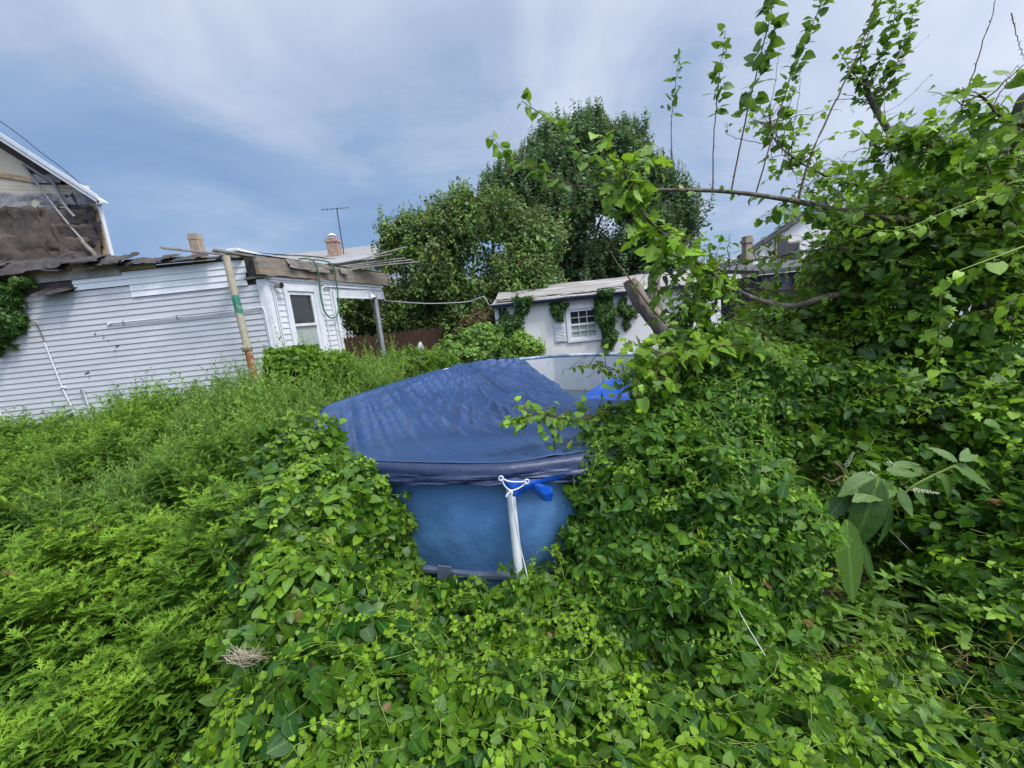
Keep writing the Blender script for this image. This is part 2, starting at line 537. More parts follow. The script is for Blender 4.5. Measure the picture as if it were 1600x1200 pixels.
T_POKE = template([(0.0, 0.03), (0.07, 0.09), (0.14, 0.155), (0.22, 0.165), (0.30, 0.20), (0.38, 0.19), (0.46, 0.205), (0.54, 0.185), (0.62, 0.18), (0.70, 0.145), (0.78, 0.125), (0.86, 0.08), (0.93, 0.045), (1.0, 0.01)], fold=0.18, curl=0.4)
for _i in range(len(T_POKE[0])):
    if _i % 3 != 1: T_POKE[0][_i, 2] += .028 * (1 if (_i // 3) % 2 else -1) * (1 if _i % 3 == 0 else .6)
T_SIMPLE = template([(0.0, 0.04), (0.4, 0.30), (1.0, 0.02)], fold=0.2, curl=0.15)
T_STAR = lobed([(0.03, 0.0), (0.28, 0.02), (0.16, 0.24), (0.46, 0.52), (0.15, 0.55), (0.01, 1.0)], fold=0.12, curl=0.2)


def unit(a):
    return a / (np.linalg.norm(a, axis=-1, keepdims=True) + 1e-9)


class Buf:
    """foliage accumulator: leaves and stems as one mesh with tint / luv attributes"""

    def __init__(s):
        s.V, s.T, s.U, s.Fq, s.mi, s.n, s.mats = [], [], [], [], [], 0, []

    def m(s, material):
        if material not in s.mats: s.mats.append(material)
        return s.mats.index(material)

    def leaves(s, tm, P, tip, nrm, size, tint, material, wide=None):
        v, f, uv = tm
        P = np.asarray(P, float).reshape(-1, 3)
        n = len(P)
        if n == 0: return
        Y = unit(np.asarray(tip, float).reshape(-1, 3))
        Z = np.asarray(nrm, float).reshape(-1, 3)
        Z = unit(Z - (Z * Y).sum(1, keepdims=True) * Y)
        X = np.cross(Y, Z)
        size = np.broadcast_to(np.asarray(size, float), (n,))
        tint = np.broadcast_to(np.asarray(tint, float), (n,))
        wx = np.ones(n) if wide is None else wide
        wx = wx * rng.uniform(0.85, 1.15, n)
        cz = rng.uniform(-0.2, 1.5, n)
        W = P[:, None] + size[:, None, None] * (v[None, :, 0:1] * wx[:, None, None] * X[:, None] + v[None, :, 1:2] * Y[:, None] + v[None, :, 2:3] * cz[:, None, None] * Z[:, None])
        k = len(v)
        F = np.array(f, int)
        idx = (np.arange(n)[:, None, None] * k + F[None]).reshape(-1, 4) + s.n
        s.V.append(W.reshape(-1, 3))
        tt = np.clip(tint, 0, 1) * .8
        dead = rng.random(n) if n > 30 else np.full(n, .5)
        tt = np.where(dead < .0022, .87, np.where(dead > .998, 1.0, tt))
        s.T.append(np.repeat(tt, k))
        s.U.append(np.tile(uv, (n, 1)))
        s.Fq.append(idx)
        s.mi.append(np.full(len(idx), s.m(material)))
        s.n += n * k

    def stems(s, P, r0, r1, material, sides=3):
        """P: (N, T, 3) polylines, tapered prisms"""
        P = np.asarray(P, float)
        if P.ndim == 2: P = P[None]
        n, t = P.shape[:2]
        if n == 0: return
        D = np.empty_like(P)
        D[:, 1:-1] = P[:, 2:] - P[:, :-2]
        D[:, 0] = P[:, 1] - P[:, 0]
        D[:, -1] = P[:, -1] - P[:, -2]
        D = unit(D)
        ref = np.where(np.abs(D[..., 2:3]) < 0.9, np.array([0, 0, 1.0]), np.array([1.0, 0, 0]))
        A = unit(np.cross(D, ref))
        B = np.cross(D, A)
        r0 = np.broadcast_to(np.asarray(r0, float), (n,)); r1 = np.broadcast_to(np.asarray(r1, float), (n,))
        R = r0[:, None] + (r1 - r0)[:, None] * np.linspace(0, 1, t)[None]
        ang = np.linspace(0, 2 * np.pi, sides, endpoint=False)
        W = P[:, :, None] + R[:, :, None, None] * (np.cos(ang)[None, None, :, None] * A[:, :, None] + np.sin(ang)[None, None, :, None] * B[:, :, None])
        base = (np.arange(n)[:, None, None] * t + np.arange(t - 1)[None, :, None]) * sides
        j = np.arange(sides)[None, None]
        j2 = (j + 1) % sides
        F = np.stack([base + j, base + j2, base + sides + j2, base + sides + j], -1).reshape(-1, 4) + s.n
        s.V.append(W.reshape(-1, 3))
        k = n * t * sides
        s.T.append(np.full(k, 0.5)); s.U.append(np.zeros((k, 2)))
        s.Fq.append(F)
        s.mi.append(np.full(len(F), s.m(material)))
        s.n += k

    def build(s, name, parent=None, label=None):
        V = np.concatenate(s.V).astype(np.float32)
        F = np.concatenate(s.Fq).astype(np.int32)
        me = bpy.data.meshes.new(name)
        me.vertices.add(len(V))
        me.vertices.foreach_set('co', V.ravel())
        me.loops.add(F.size)
        me.loops.foreach_set('vertex_index', F.ravel())
        me.polygons.add(len(F))
        me.polygons.foreach_set('loop_start', np.arange(0, F.size, 4, dtype=np.int32))
        me.polygons.foreach_set('loop_total', np.full(len(F), 4, dtype=np.int32))
        me.polygons.foreach_set('material_index', np.concatenate(s.mi).astype(np.int32))
        me.polygons.foreach_set('use_smooth', np.ones(len(F), dtype=bool))
        for m in s.mats: me.materials.append(m)
        a = me.attributes.new('tint', 'FLOAT', 'POINT')
        a.data.foreach_set('value', np.concatenate(s.T).astype(np.float32))
        a = me.attributes.new('luv', 'FLOAT2', 'POINT')
        a.data.foreach_set('vector', np.concatenate(s.U).astype(np.float32).ravel())
        me.update(calc_edges=True)
        o = link(name, me, parent)
        if label: o['label'] = label
        return o


class Field:
    """union of ellipsoids with lumpy surface"""

    def __init__(s, blobs, amp=0.06, wl=0.4, k=0.06, seed=1):
        b = np.array(blobs, float)
        s.c, s.r = b[:, :3], b[:, 3:6]
        g = np.random.default_rng(seed)
        s.k = k
        s.w = []
        for i, (w, a) in enumerate(((wl * 2, amp), (wl, amp * 0.7), (wl * 0.45, amp * 0.4))):
            for _ in range(4):
                d = unit(g.normal(size=3))
                s.w.append((d * 2 * np.pi / (w * g.uniform(0.8, 1.25)), g.uniform(0, 6.28), a / 2))

    def f(s, p, noise=True):
        out = None
        for c, r in zip(s.c, s.r):
            q = (p - c) / r
            k0 = np.linalg.norm(q, axis=-1)
            k1 = np.linalg.norm(q / r, axis=-1) + 1e-9
            d = k0 * (k0 - 1) / k1
            if out is None: out = d
            else:
                h = np.clip(0.5 + 0.5 * (d - out) / s.k, 0, 1)
                out = d * (1 - h) + out * h - s.k * h * (1 - h)
        if noise:
            for w, ph, a in s.w:
                out = out + a * np.sin(p @ w + ph)
        return out

    def grad(s, p, e=0.01):
        f0 = s.f(p)
        g = np.stack([s.f(p + np.array(d) * e) - f0 for d in ((1, 0, 0), (0, 1, 0), (0, 0, 1))], -1)
        return unit(g), f0

    def starts(s, n, front=-0.35, zmin=0.0, margin=160):
        area = (s.r[:, 0] * s.r[:, 1] + s.r[:, 0] * s.r[:, 2] + s.r[:, 1] * s.r[:, 2])
        out, tot = [], 0
        for _ in range(40):
            i = rng.choice(len(s.c), size=n * 2, p=area / area.sum())
            d = unit(rng.normal(size=(n * 2, 3)))
            p = s.c[i] + s.r[i] * d
            nr = unit(d / s.r[i])
            ok = (s.f(p, False) > -0.05) & (p[:, 2] > zmin) & ((nr * unit(CAM - p)).sum(1) > front)
            if margin is not None: ok &= inview(p, margin)
            out.append(p[ok]); tot += ok.sum()
            if tot >= n: break
        return np.concatenate(out)[:n]

    def strands(s, starts, steps, step, bias=(0, 0, -0.25), wander=0.4, off=(-0.12, 0.03), stiff=1.0):
        p = starts.copy()
        n = len(p)
        o = rng.uniform(*off, n)[:, None]
        g, f0 = s.grad(p)
        p = p - g * (f0[:, None] - o)
        d = unit(rng.normal(size=(n, 3)))
        bias = np.array(bias, float)
        Ps, Ns = [], []
        for t in range(steps):
            g, f0 = s.grad(p)
            p = p - g * np.clip(f0[:, None] - o, -0.05, 0.05) * stiff
            Ps.append(p.copy()); Ns.append(g)
            d = d + wander * rng.normal(size=(n, 3)) + bias
            d = d - (d * g).sum(1, keepdims=True) * g * 0.9 * stiff
            d = unit(d)
            p = p + d * step
        return np.stack(Ps, 1), np.stack(Ns, 1)


def dress(buf, Ps, Ns, tm, size, material, tint=(0.1, 0.5), tipboost=0.5, pair=True, stem=M_STEM, stem_r=0.0014, up=0.7, droop=0.25, sizevar=0.3, outw=0.15, skip=0.0):
    """opposite or alternate leaves along strands"""
    n, T = Ps.shape[:2]
    t = np.linspace(0, 1, T)
    D = np.empty_like(Ps)
    D[:, 1:] = Ps[:, 1:] - Ps[:, :-1]
    D[:, 0] = D[:, 1]
    D = unit(D)
    S = unit(np.cross(Ns, D))
    base_t = rng.uniform(*tint, n)
    ssz = rng.uniform(1 - sizevar, 1 + sizevar, n) * size
    for k, sg in enumerate((1, -1)):
        sel = np.ones((n, T), bool)
        if not pair: sel[:, (np.arange(T) % 2) != k] = False
        if skip: sel &= rng.random((n, T)) > skip
        P, Dn, Sn, Nn = Ps[sel], D[sel], S[sel], Ns[sel]
        m = len(P)
        tt = np.broadcast_to(t, (n, T))[sel]
        sz = np.broadcast_to(ssz[:, None], (n, T))[sel] * (1 - 0.55 * tt ** 2.2) * rng.uniform(0.8, 1.15, m)
        tip = sg * Sn * rng.uniform(0.5, 1.0, (m, 1)) + Dn * rng.uniform(0.1, 0.7, (m, 1)) + Nn * outw + np.array([0, 0, -droop]) + rng.normal(size=(m, 3)) * 0.25
        tip = unit(tip)
        nr = Nn * 0.6 + np.array([0, 0, up]) + rng.normal(size=(m, 3)) * 0.42
        tn = np.broadcast_to(base_t[:, None], (n, T))[sel] + tipboost * tt ** 1.6 + rng.normal(size=m) * 0.07
        buf.leaves(tm, P + tip * sz[:, None] * 0.18, tip, nr, sz, tn, material)
    if stem is not None:
        buf.stems(Ps, stem_r, stem_r * 0.5, stem)


def shell_fill(buf, F, starts, tm, size, material, tint, off=(-0.3, -0.05), up=0.7):  # dark tints put the shade of the gaps into these inner leaves' colour
    """loose leaves at depth below the surface"""
    n = len(starts)
    g, f0 = F.grad(starts)
    oo = rng.uniform(*off, n)[:, None]
    p = starts - g * (f0[:, None] - oo)
    g, f0 = F.grad(p)
    p = p - g * np.clip(f0[:, None] - oo, -.3, 1.0)
    ok = (p[:, 2] > 0.01) & (F.f(p) < .02)
    p, g = p[ok], g[ok]
    n = len(p)
    tip = unit(rng.normal(size=(n, 3)) + np.array([0, 0, -0.3]))
    buf.leaves(tm, p, tip, g * 0.6 + np.array([0, 0, up]) + rng.normal(size=(n, 3)) * 0.4, size * rng.uniform(0.6, 1.2, n), rng.uniform(*tint, n), material)


# ------------------------------------------------------------------ sky and sun
SUN_EL, SUN_AZ = math.radians(56), math.radians(128)      # azimuth clockwise from +Y: behind to the right
sund = np.array([math.sin(SUN_AZ) * math.cos(SUN_EL), math.cos(SUN_AZ) * math.cos(SUN_EL), math.sin(SUN_EL)])
world = bpy.data.worlds.new('World')
scene.world = world
world.use_nodes = True
nt = world.node_tree
bg = nt.nodes['Background']
sky = N(nt, 'ShaderNodeTexSky', sky_type='NISHITA', sun_disc=False)
sky.sun_elevation = SUN_EL
sky.sun_rotation = SUN_AZ
tc = N(nt, 'ShaderNodeTexCoord')
sx = N(nt, 'ShaderNodeSeparateXYZ')
nt.links.new(tc.outputs['Generated'], sx.inputs[0])


def wmath(op, a, b=None, c=None):
    n = N(nt, 'ShaderNodeMath', operation=op)
    for i, v in enumerate((a, b, c)):
        if v is None: continue
        if isinstance(v, (int, float)): n.inputs[i].default_value = v
        else: nt.links.new(v, n.inputs[i])
    return n.outputs[0]


# the cloud deck: direction projected on a high plane, so cloud streaks crowd towards the horizon
zz = wmath('ADD', wmath('MAXIMUM', sx.outputs[2], 0.0), 0.30)
cv = N(nt, 'ShaderNodeCombineXYZ')
nt.links.new(wmath('DIVIDE', sx.outputs[0], zz), cv.inputs[0])
nt.links.new(wmath('DIVIDE', sx.outputs[1], zz), cv.inputs[1])
mp = N(nt, 'ShaderNodeMapping')
mp.inputs['Rotation'].default_value = (0, 0, math.radians(28))
mp.inputs['Scale'].default_value = (1.0, 0.75, 1.0)
mp.inputs['Location'].default_value = (3.1, 1.7, 0)
nt.links.new(cv.outputs[0], mp.inputs[0])
n1 = N(nt, 'ShaderNodeTexNoise', Scale=1.25, Detail=7.0, Roughness=0.52, Distortion=0.7)
nt.links.new(mp.outputs[0], n1.inputs['Vector'])
mpb = N(nt, 'ShaderNodeMapping')
mpb.inputs['Rotation'].default_value = (0, 0, math.radians(20))
mpb.inputs['Scale'].default_value = (0.8, 2.6, 1.0)
nt.links.new(cv.outputs[0], mpb.inputs[0])
n2 = N(nt, 'ShaderNodeTexNoise', Scale=1.6, Detail=8.0, Roughness=0.6, Distortion=0.4)
nt.links.new(mpb.outputs[0], n2.inputs['Vector'])
# paler higher up and to the right, deep blue-grey bank low on the left
lift = wmath('MULTIPLY_ADD', sx.outputs[2], 0.95, wmath('MULTIPLY_ADD', sx.outputs[0], 0.34, 0.14))
cf = wmath('ADD', wmath('MULTIPLY_ADD', n1.outputs[0], 1.75, wmath('MULTIPLY', n2.outputs[0], 0.40)), wmath('ADD', lift, -1.08))
cr = ramp(nt, [(0.0, (1.45, 2.35, 4.0)), (0.28, (1.95, 2.8, 4.25)), (0.58, (3.5, 4.0, 5.15)), (1.0, (5.6, 5.95, 6.7))], cf)
# cloud brightness grows towards the hidden sun
dt = N(nt, 'ShaderNodeVectorMath', operation='DOT_PRODUCT')
nt.links.new(tc.outputs['Generated'], dt.inputs[0])
dt.inputs[1].default_value = tuple(sund)
gl = N(nt, 'ShaderNodeMapRange', interpolation_type='SMOOTHSTEP')
gl.inputs['From Min'].default_value = 0.35
gl.inputs['From Max'].default_value = 1.0
gl.inputs['To Min'].default_value = 1.0
gl.inputs['To Max'].default_value = 3.2
nt.links.new(dt.outputs['Value'], gl.inputs['Value'])
bright = mixc(nt, 1.0, cr.outputs[0], gl.outputs[0], 'MULTIPLY')
tot = mixc(nt, 0.86, sky.outputs[0], bright)
nt.links.new(tot, bg.inputs['Color'])
bg.inputs['Strength'].default_value = 0.096

sl = bpy.data.lights.new('sun', 'SUN')
sl.energy = 1.5
sl.angle = math.radians(11)
sl.color = (1.0, 0.96, 0.90)
so = bpy.data.objects.new('sun', sl)
C.objects.link(so)
so.rotation_euler = Vector(-sund).to_track_quat('-Z', 'Y').to_euler()

scene.view_settings.view_transform = 'Standard'
scene.view_settings.look = 'None'
scene.view_settings.exposure = 0.74
scene.view_settings.gamma = 1
scene.cycles.max_bounces = 6
scene.cycles.diffuse_bounces = 3
scene.cycles.glossy_bounces = 2
scene.cycles.transmission_bounces = 3

# ------------------------------------------------------------------ ground
g = MB()
xs = np.concatenate([[-400, -120, -50, -25], np.linspace(-14, 14, 90), [25, 50, 120, 400]])
ys = np.concatenate([[-60, -20, -6], np.linspace(-2, 16, 70), [25, 50, 120, 500]])
g.grid([[(x, y, 0.05 * mnoise.noise(Vector((x * 0.8, y * 0.8, 0))) if abs(x) < 14 and -2 < y < 15 and not (-3 < x < 3.2 and 2 < y < 8.4) else -0.02) for x in xs] for y in ys][::-1], M_SOIL)
o = g.build('ground', smooth=True)
tag(o, 'dark bare soil glimpsed under the weeds and vines', kind='structure')


# ------------------------------------------------------------------ clapboard helper
def siding(mb, o, e, n, s0, s1, z0, z1, material, course=0.104, lip=0.018):
    """clapboard courses on a wall: o ground origin, e along, n outward"""
    o, e, n = (np.array(q, float) for q in (o, e, n))
    up = np.array([0, 0, 1.0])
    k = max(1, int(round((z1 - z0) / course)))
    h = (z1 - z0) / k
    for i in range(k):
        za, zb = z0 + i * h, z0 + (i + 1) * h
        w = [0.0015 * mnoise.noise(Vector((s0 * 3, za * 9, q))) for q in (1, 5)]
        a = o + e * s0 + up * za + n * (lip + w[0]); b = o + e * s1 + up * za + n * (lip + w[1])
        c = o + e * s1 + up * zb + n * 0.002; d = o + e * s0 + up * zb + n * 0.002
        mb.poly((a, b, c, d), material)
        a0, b0 = o + e * s0 + up * za, o + e * s1 + up * za
        mb.poly((a0, b0, b, a), material)
        mb.poly((a0, a, d), material); mb.poly((b0, c, b), material)


def crumple(name, parent, centre, a, b, nrm, material, amp, seed, nx=26, ny=12, edge=0.5, fs=2.2, label=None, thick=True):
    """torn crumpled sheet with ragged edges"""
    centre, a, b, nrm = (np.array(q, float) for q in (centre, a, b, nrm))
    mb = MB()
    G = []
    la = np.linalg.norm(a)
    for j in range(ny):
        row = []
        for i in range(nx):
            u, v = i / (nx - 1) - 0.5, j / (ny - 1) - 0.5
            rag = edge * 0.25 * mnoise.noise(Vector((u * la * 7 + seed, seed * 2.1, 0))) * (abs(v) * 2) ** 2
            rg2 = edge * 0.15 * mnoise.noise(Vector((v * 6, seed * 3.3, 4))) * (abs(u) * 2) ** 3
            q = Vector((u * la * fs + seed * 5, v * np.linalg.norm(b) * fs, seed))
            h = amp * (mnoise.noise(q) + 0.6 * (0.5 - abs(mnoise.noise(q * 2.3))) + 0.25 * mnoise.noise(q * 5))
            row.append(centre + a * (u + rg2) + b * (v * (1 + rag)) + nrm * h)
        G.append(row)
    mb.grid(G, material)
    o = mb.build(name, parent, smooth=True, label=label)
    if thick:
        s = o.modifiers.new('thickness', 'SOLIDIFY')
        s.thickness = 0.006
    return o


# ------------------------------------------------------------------ the siding-clad annex on the left
WY = 7.6
CX = -4.34
e2 = np.array([0.25, 0.968, 0]); n2v = np.array([0.968, -0.25, 0])
P0 = np.array([CX, WY, 0.0])
house = empty('house_annex', (-7, WY + 1, 0), 'low flat-roofed house annex clad in pale grey clapboard siding with torn roof edge', 'house')
mb = MB()
siding(mb, (0, WY, 0), (1, 0, 0), (0, -1, 0), -12.5, CX - 0.05, 0, 2.99, M_SIDE)
siding(mb, (0, WY, 0), (1, 0, 0), (0, -1, 0), -12.5, -6.78, 2.99, 3.20, M_SIDE)
mb.poly([(-12.5, WY + .02, 0), (CX, WY + .02, 0), (CX, WY + .02, 3.42), (-12.5, WY + .02, 3.42)], M_BLACKFELT)
# butt joints between lengths of siding
for (s, z) in ((-8.95, 2.1), (-7.1, 1.3), (-5.75, 2.5), (-5.9, 1.6), (-6.4, 2.0), (-8.2, 2.5), (-9.3, 1.2), (-6.0, 1.1), (-7.9, 1.7)):
    zb = round(z / 0.1031) * 0.1031
    mb.box((s, WY - 0.0155, zb), (s + 0.003, WY - 0.004, zb + 0.2), M_SIDE)
mb.build('siding_wall', house)
# cracked and curled siding edges
mb = MB()
for (s, z, w) in ((-7.66, 2.38, .06), (-7.52, 2.30, .05), (-7.45, 2.24, .04), (-7.33, 2.12, .08), (-7.38, 2.04, .05), (-8.04, 1.68, .12), (-8.0, 1.6, .04), (-7.3, 2.12, 0.05)):
    mb = MB()
    mb.poly([(s, WY - 0.02, z), (s + w, WY - 0.03, z + 0.035), (s + w * .8, WY - 0.018, z + 0.05), (s + .01, WY - 0.016, z + 0.02)], M_BLACK)
    mb.build('siding_crack', house)
# replacement courses, new and bright
mb = MB()
siding(mb, (0, WY - 0.016, 0), (1, 0, 0), (0, -1, 0), -7.77, -4.53, 3.21, 3.43, M_NEW, course=0.11)
siding(mb, (0, WY - 0.016, 0), (1, 0, 0), (0, -1, 0), -6.77, -4.64, 2.99, 3.208, M_NEW, course=0.109)
mb.box((-7.77, WY - 0.03, 3.431), (-4.70, WY - 0.004, 3.442), M_NEW)
mb.build('siding_strip', house, label='bright new white siding courses patched along the top of the wall')
# end wall with the window
mb = MB()
Z1 = 3.06
for (s0, s1, z0, z1) in ((0.10, 0.37, 0, Z1), (0.37, 1.36, 0, 1.50), (1.36, 1.72, 0, Z1)):
    siding(mb, P0, e2, n2v, s0, s1, z0, z1, M_SIDE2, course=0.114)
a = P0 + e2 * 0.0 - n2v * 0.02; b = P0 + e2 * 1.72 - n2v * 0.02
mb.poly([a, b, b + np.array([0, 0, 1.5]), a + np.array([0, 0, 1.5])], M_SIDE2)
mb.build('end_wall', house)
up = np.array([0, 0, 1.0])


def ebox(mb, s0, s1, z0, z1, d0, d1, material):
    mb.obox(P0 + e2 * s0 + up * z0 + n2v * d0, e2 * (s1 - s0), n2v * (d1 - d0), up * (z1 - z0), material)


mb = MB()
ebox(mb, 0.0, 0.095, 0, 3.07, -0.02, 0.03, M_TRIM)
mb.box((CX - 0.13, WY - 0.032, 0), (CX + 0.004, WY + 0.01, 3.07), M_TRIM)
mb.build('corner_board', house, bevel=0.004)
mb = MB()
for s in (0.12, 0.165):
    mb.tube([P0 + e2 * s + n2v * 0.03 + up * z for z in (0.2, 3.0)], 0.014, M_CONDUIT)
mb.build('cable_conduit', house, smooth=True)
mb = MB()
ebox(mb, 1.725, 1.86, 0, 3.07, -0.05, 0.045, M_TRIM)
mb.build('door_post', house, bevel=0.004)
mb = MB()
mb.tube([P0 + e2 * 1.80 + n2v * 0.075 + up * z for z in (0.1, 2.92)], 0.034, M_TRIM, 10)
mb.tube([P0 + e2 * 1.80 + n2v * 0.075 + up * z for z in (1.98, 2.05)], 0.042, M_TRIM, 10)
mb.build('downspout', house, smooth=True)
mb = MB()
ebox(mb, 0.0, 3.95, 3.065, 3.115, 0.0, 0.07, M_TRIM)
ebox(mb, 0.05, 1.74, 3.03, 3.062, 0.0, 0.05, M_TRIM)
mb.build('trim_strip', house, bevel=0.004)
# porch header of ribbed aluminium
mb = MB()
k = 34
for i in range(k):
    s0 = 1.87 + i * (3.90 - 1.87) / k
    w = (3.90 - 1.87) / k
    ebox(mb, s0, s0 + w * 0.72, 2.78, 3.06, 0.0, 0.045, M_TRIM)
    ebox(mb, s0 + w * 0.72, s0 + w, 2.78, 3.06, 0.0, 0.022, M_TRIM)
ebox(mb, 1.865, 3.92, 2.755, 2.785, -0.02, 0.052, M_TRIM)
mb.build('porch_header', house)
mb = MB()
pb = P0 + e2 * 3.60 - n2v * 0.03
mb.tube([pb + up * z for z in (0, 2.76)], 0.075, M_STEEL, 14)
mb.build('porch_post', house, smooth=True)
mb = MB()
for s in (3.86,):
    mb.tube(smoothpath([P0 + e2 * 1.45 + n2v * .05 + up * 2.6, P0 + e2 * 1.45 + n2v * .05 + up * 2.9, P0 + e2 * 1.52 + n2v * .06 + up * 2.99, P0 + e2 * 1.7 + n2v * .07 + up * 3.0, P0 + e2 * 2.6 + n2v * .06 + up * 3.0, P0 + e2 * 3.75 + n2v * .06 + up * 3.0, P0 + e2 * 3.9 + n2v * .06 + up * 2.9, P0 + e2 * 3.92 + n2v * .06 + up * 2.75, P0 + e2 * 4.0 + n2v * .1 + up * 2.68], 40), 0.016, M_CONDUIT, 6)
mb.tube([P0 + e2 * 1.45 + n2v * .035 + up * z for z in (0.3, 2.6)], 0.012, M_CONDUIT, 6)
mb.build('conduit', house, smooth=True)
# porch lamp under the header
lamp = MB()
lp = P0 + e2 * 3.25 + n2v * 0.10 + up * 2.80
lamp.tube([lp + up * 0.13 - n2v * 0.06, lp + up * 0.10, lp + up * 0.06], 0.012, M_TRIM)
lo = lamp.build('porch_lamp', house, smooth=True)
lamp = MB()
lamp.tube([lp + up * 0.06, lp + up * 0.03 + n2v * 0.015, lp - up * 0.05 + n2v * 0.05], [0.03, 0.045, 0.10], M_WHITEP, 14)
lamp.build('lamp_shade', lo, smooth=True)
lamp = MB()
q = P0 + e2 * 0.17 + n2v * 0.06 + up * 2.96
lamp.tube([q, q + n2v * 0.05 + e2 * 0.02, q + n2v * 0.11 - up * 0.01 + e2 * .03], [0.045, 0.06, 0.065], M_STEEL, 12)
lamp.tube([q + n2v * 0.108 - up * 0.01 + e2 * .03, q + n2v * 0.125 - up * 0.012 + e2 * .03], [0.055, 0.05], M_BLACK, 12)
lamp.build('flood_lamp', house, smooth=True)
# window
win = MB()
ebox(win, 0.375, 0.46, 1.52, 3.02, -0.02, 0.05, M_TRIM)
ebox(win, 1.20, 1.355, 1.52, 3.02, -0.02, 0.05, M_TRIM)
ebox(win, 0.46, 1.20, 2.87, 3.02, -0.02, 0.048, M_TRIM)
ebox(win, 0.46, 1.20, 1.45, 1.57, -0.02, 0.07, M_TRIM)
wo = win.build('window', house, bevel=0.004)
w2 = MB()
for (s0, s1, z0, z1) in ((0.462, 0.53, 1.572, 2.868), (1.125, 1.198, 1.572, 2.868), (0.53, 1.125, 2.80, 2.868), (0.53, 1.125, 1.572, 1.64)):
    ebox(w2, s0, s1, z0, z1, -0.03, 0.02, M_WHITEP)
ebox(w2, 0.53, 1.125, 2.17, 2.225, -0.03, 0.028, M_WHITEP)
w2.build('sash', wo, bevel=0.003)
w3 = MB()
a = P0 + e2 * 0.50 - n2v * 0.012; b = P0 + e2 * 1.16 - n2v * 0.012
w3.poly([a + up * 2.20, b + up * 2.20, b + up * 2.86, a + up * 2.86], M_GLASS)
w3.build('pane', wo)
w3 = MB()
w3.poly([a + up * 1.6, b + up * 1.6, b + up * 2.2, a + up * 2.2], M_BLIND)
w3.build('pane', wo, label='lower pane with a pale blind drawn behind it')
# fascia beam over the end wall, torn and weathered
mb = MB()
G1, G2 = [], []
K = 60
for i in range(K + 1):
    s = -0.2 + (4.15 + 0.2) * i / K
    zt = 3.45 + 0.012 * mnoise.noise(Vector((s * 3, 0, 1)))
    zb = 3.13 + 0.015 * mnoise.noise(Vector((s * 4, 5, 1)))
    if i > K - 1: zb += 0.0
    d = 0.13 + 0.008 * mnoise.noise(Vector((s * 5, 9, 1)))
    base = P0 + e2 * s
    G1.append([base + up * zb + n2v * 0.06, base + up * zb + n2v * d, base + up * (zb + zt) / 2 + n2v * (d + .004 * mnoise.noise(Vector((s * 9, 2, 2)))), base + up * zt + n2v * d, base + up * zt + n2v * 0.06])
mb.grid(G1, M_BEAM)
mb.poly(G1[0], M_BEAM); mb.poly(G1[-1][::-1], M_BEAM)
mb.build('fascia_board', house)
mb = MB()
mb.box((CX - 0.26, WY - 0.035, 3.12), (CX - 0.02, WY + 0.05, 3.46), M_BLACKFELT)
mb.obox((CX - 0.32, WY - 0.05, 3.085), (0.5, -0.01, 0.01), (0, 0.1, 0), (0, 0, 0.035), M_WOOD)
mb.build('corner_flashing', house)
for i, (s, w, h, dz) in enumerate(((0.75, 0.55, 0.20, 3.37), (1.25, 0.65, 0.22, 3.36), (1.65, 0.4, 0.12, 3.40), (2.15, 0.25, 0.16, 3.36))):
    crumple('torn_shingle', house, P0 + e2 * s + n2v * 0.165 + up * dz, e2 * w, (-up * 0.9 + n2v * 0.12 + e2 * 0.25) * h, n2v, M_WOOD, 0.05, 3.1 + i, edge=0.9)
# roof deck, exposed boards along the top of the long wall, torn felt
mb = MB()
RZ = 3.5
mb.poly([(-12.5, WY - 0.02, RZ + .09), (CX + 0.12, WY - 0.02, RZ - .02), tuple(P0 + e2 * 4.1 + n2v * 0.1 + up * (RZ - .02)), (-12.5, 11.6, RZ + .1)], M_BLACKFELT)
mb.poly([(-12.5, WY - 0.02, 3.44), (CX, WY - 0.02, 3.44), (CX + .12, WY - 0.02, RZ - .03), (-12.5, WY - .02, RZ + .08)][::-1], M_BLACKFELT)
mb.build('roof', house)
mb = MB()
x = -12.5
while x < -6.85:
    w = random.uniform(0.25, 0.75)
    t = random.choice((0, 0, 1))
    if random.random() < 0.82:
        mb.box((x, WY - 0.045 - 0.01 * random.random(), 3.53 + random.uniform(-.01, .01)), (min(x + w, -6.8), WY - 0.01, 3.655 + random.uniform(-.02, .02)), M_SHEATH)
    x += w + 0.01
mb.box((-12.5, WY - 0.055, 3.40), (-6.85, WY - 0.02, 3.525), M_LATH)
mb.box((-6.84, WY - 0.05, 3.46), (-6.2, WY - 0.02, 3.53), M_SHEATH)
mb.obox((-6.9, WY - 0.09, 3.53), (2.3, 0, -0.03), (0, .1, 0), (0, 0, 0.03), M_WOOD)
mb.build('eave_board', house)
mb = MB()
mb.poly([(-12.5, WY - 0.025, 3.18), (-7.77, WY - 0.025, 3.21), (-7.77, WY - 0.025, 3.41), (-12.5, WY - 0.025, 3.41)], M_BLACKFELT)
mb.build('exposed_felt', house)
for i, (x, w, h, z, dx) in enumerate(((-8.35, 1.3, 0.30, 3.70, 0.1), (-7.55, 0.9, 0.22, 3.72, 0), (-7.0, 0.8, 0.24, 3.66, 0), (-6.3, 1.0, 0.15, 3.60, 0), (-9.6, 1.4, 0.32, 3.76, 0), (-5.6, 0.9, 0.12, 3.56, 0), (-8.0, 0.6, 0.25, 3.28, 0.2), (-10.6, 1.2, 0.3, 3.76, 0))):
    crumple('torn_felt', house, (x, WY - 0.04, z), (w, 0, 0.02), (dx, 0.35, h), (0, -1, 0.5), M_BLACKFELT, 0.085, 11.7 + i * 3.1, edge=0.8, fs=3.2)
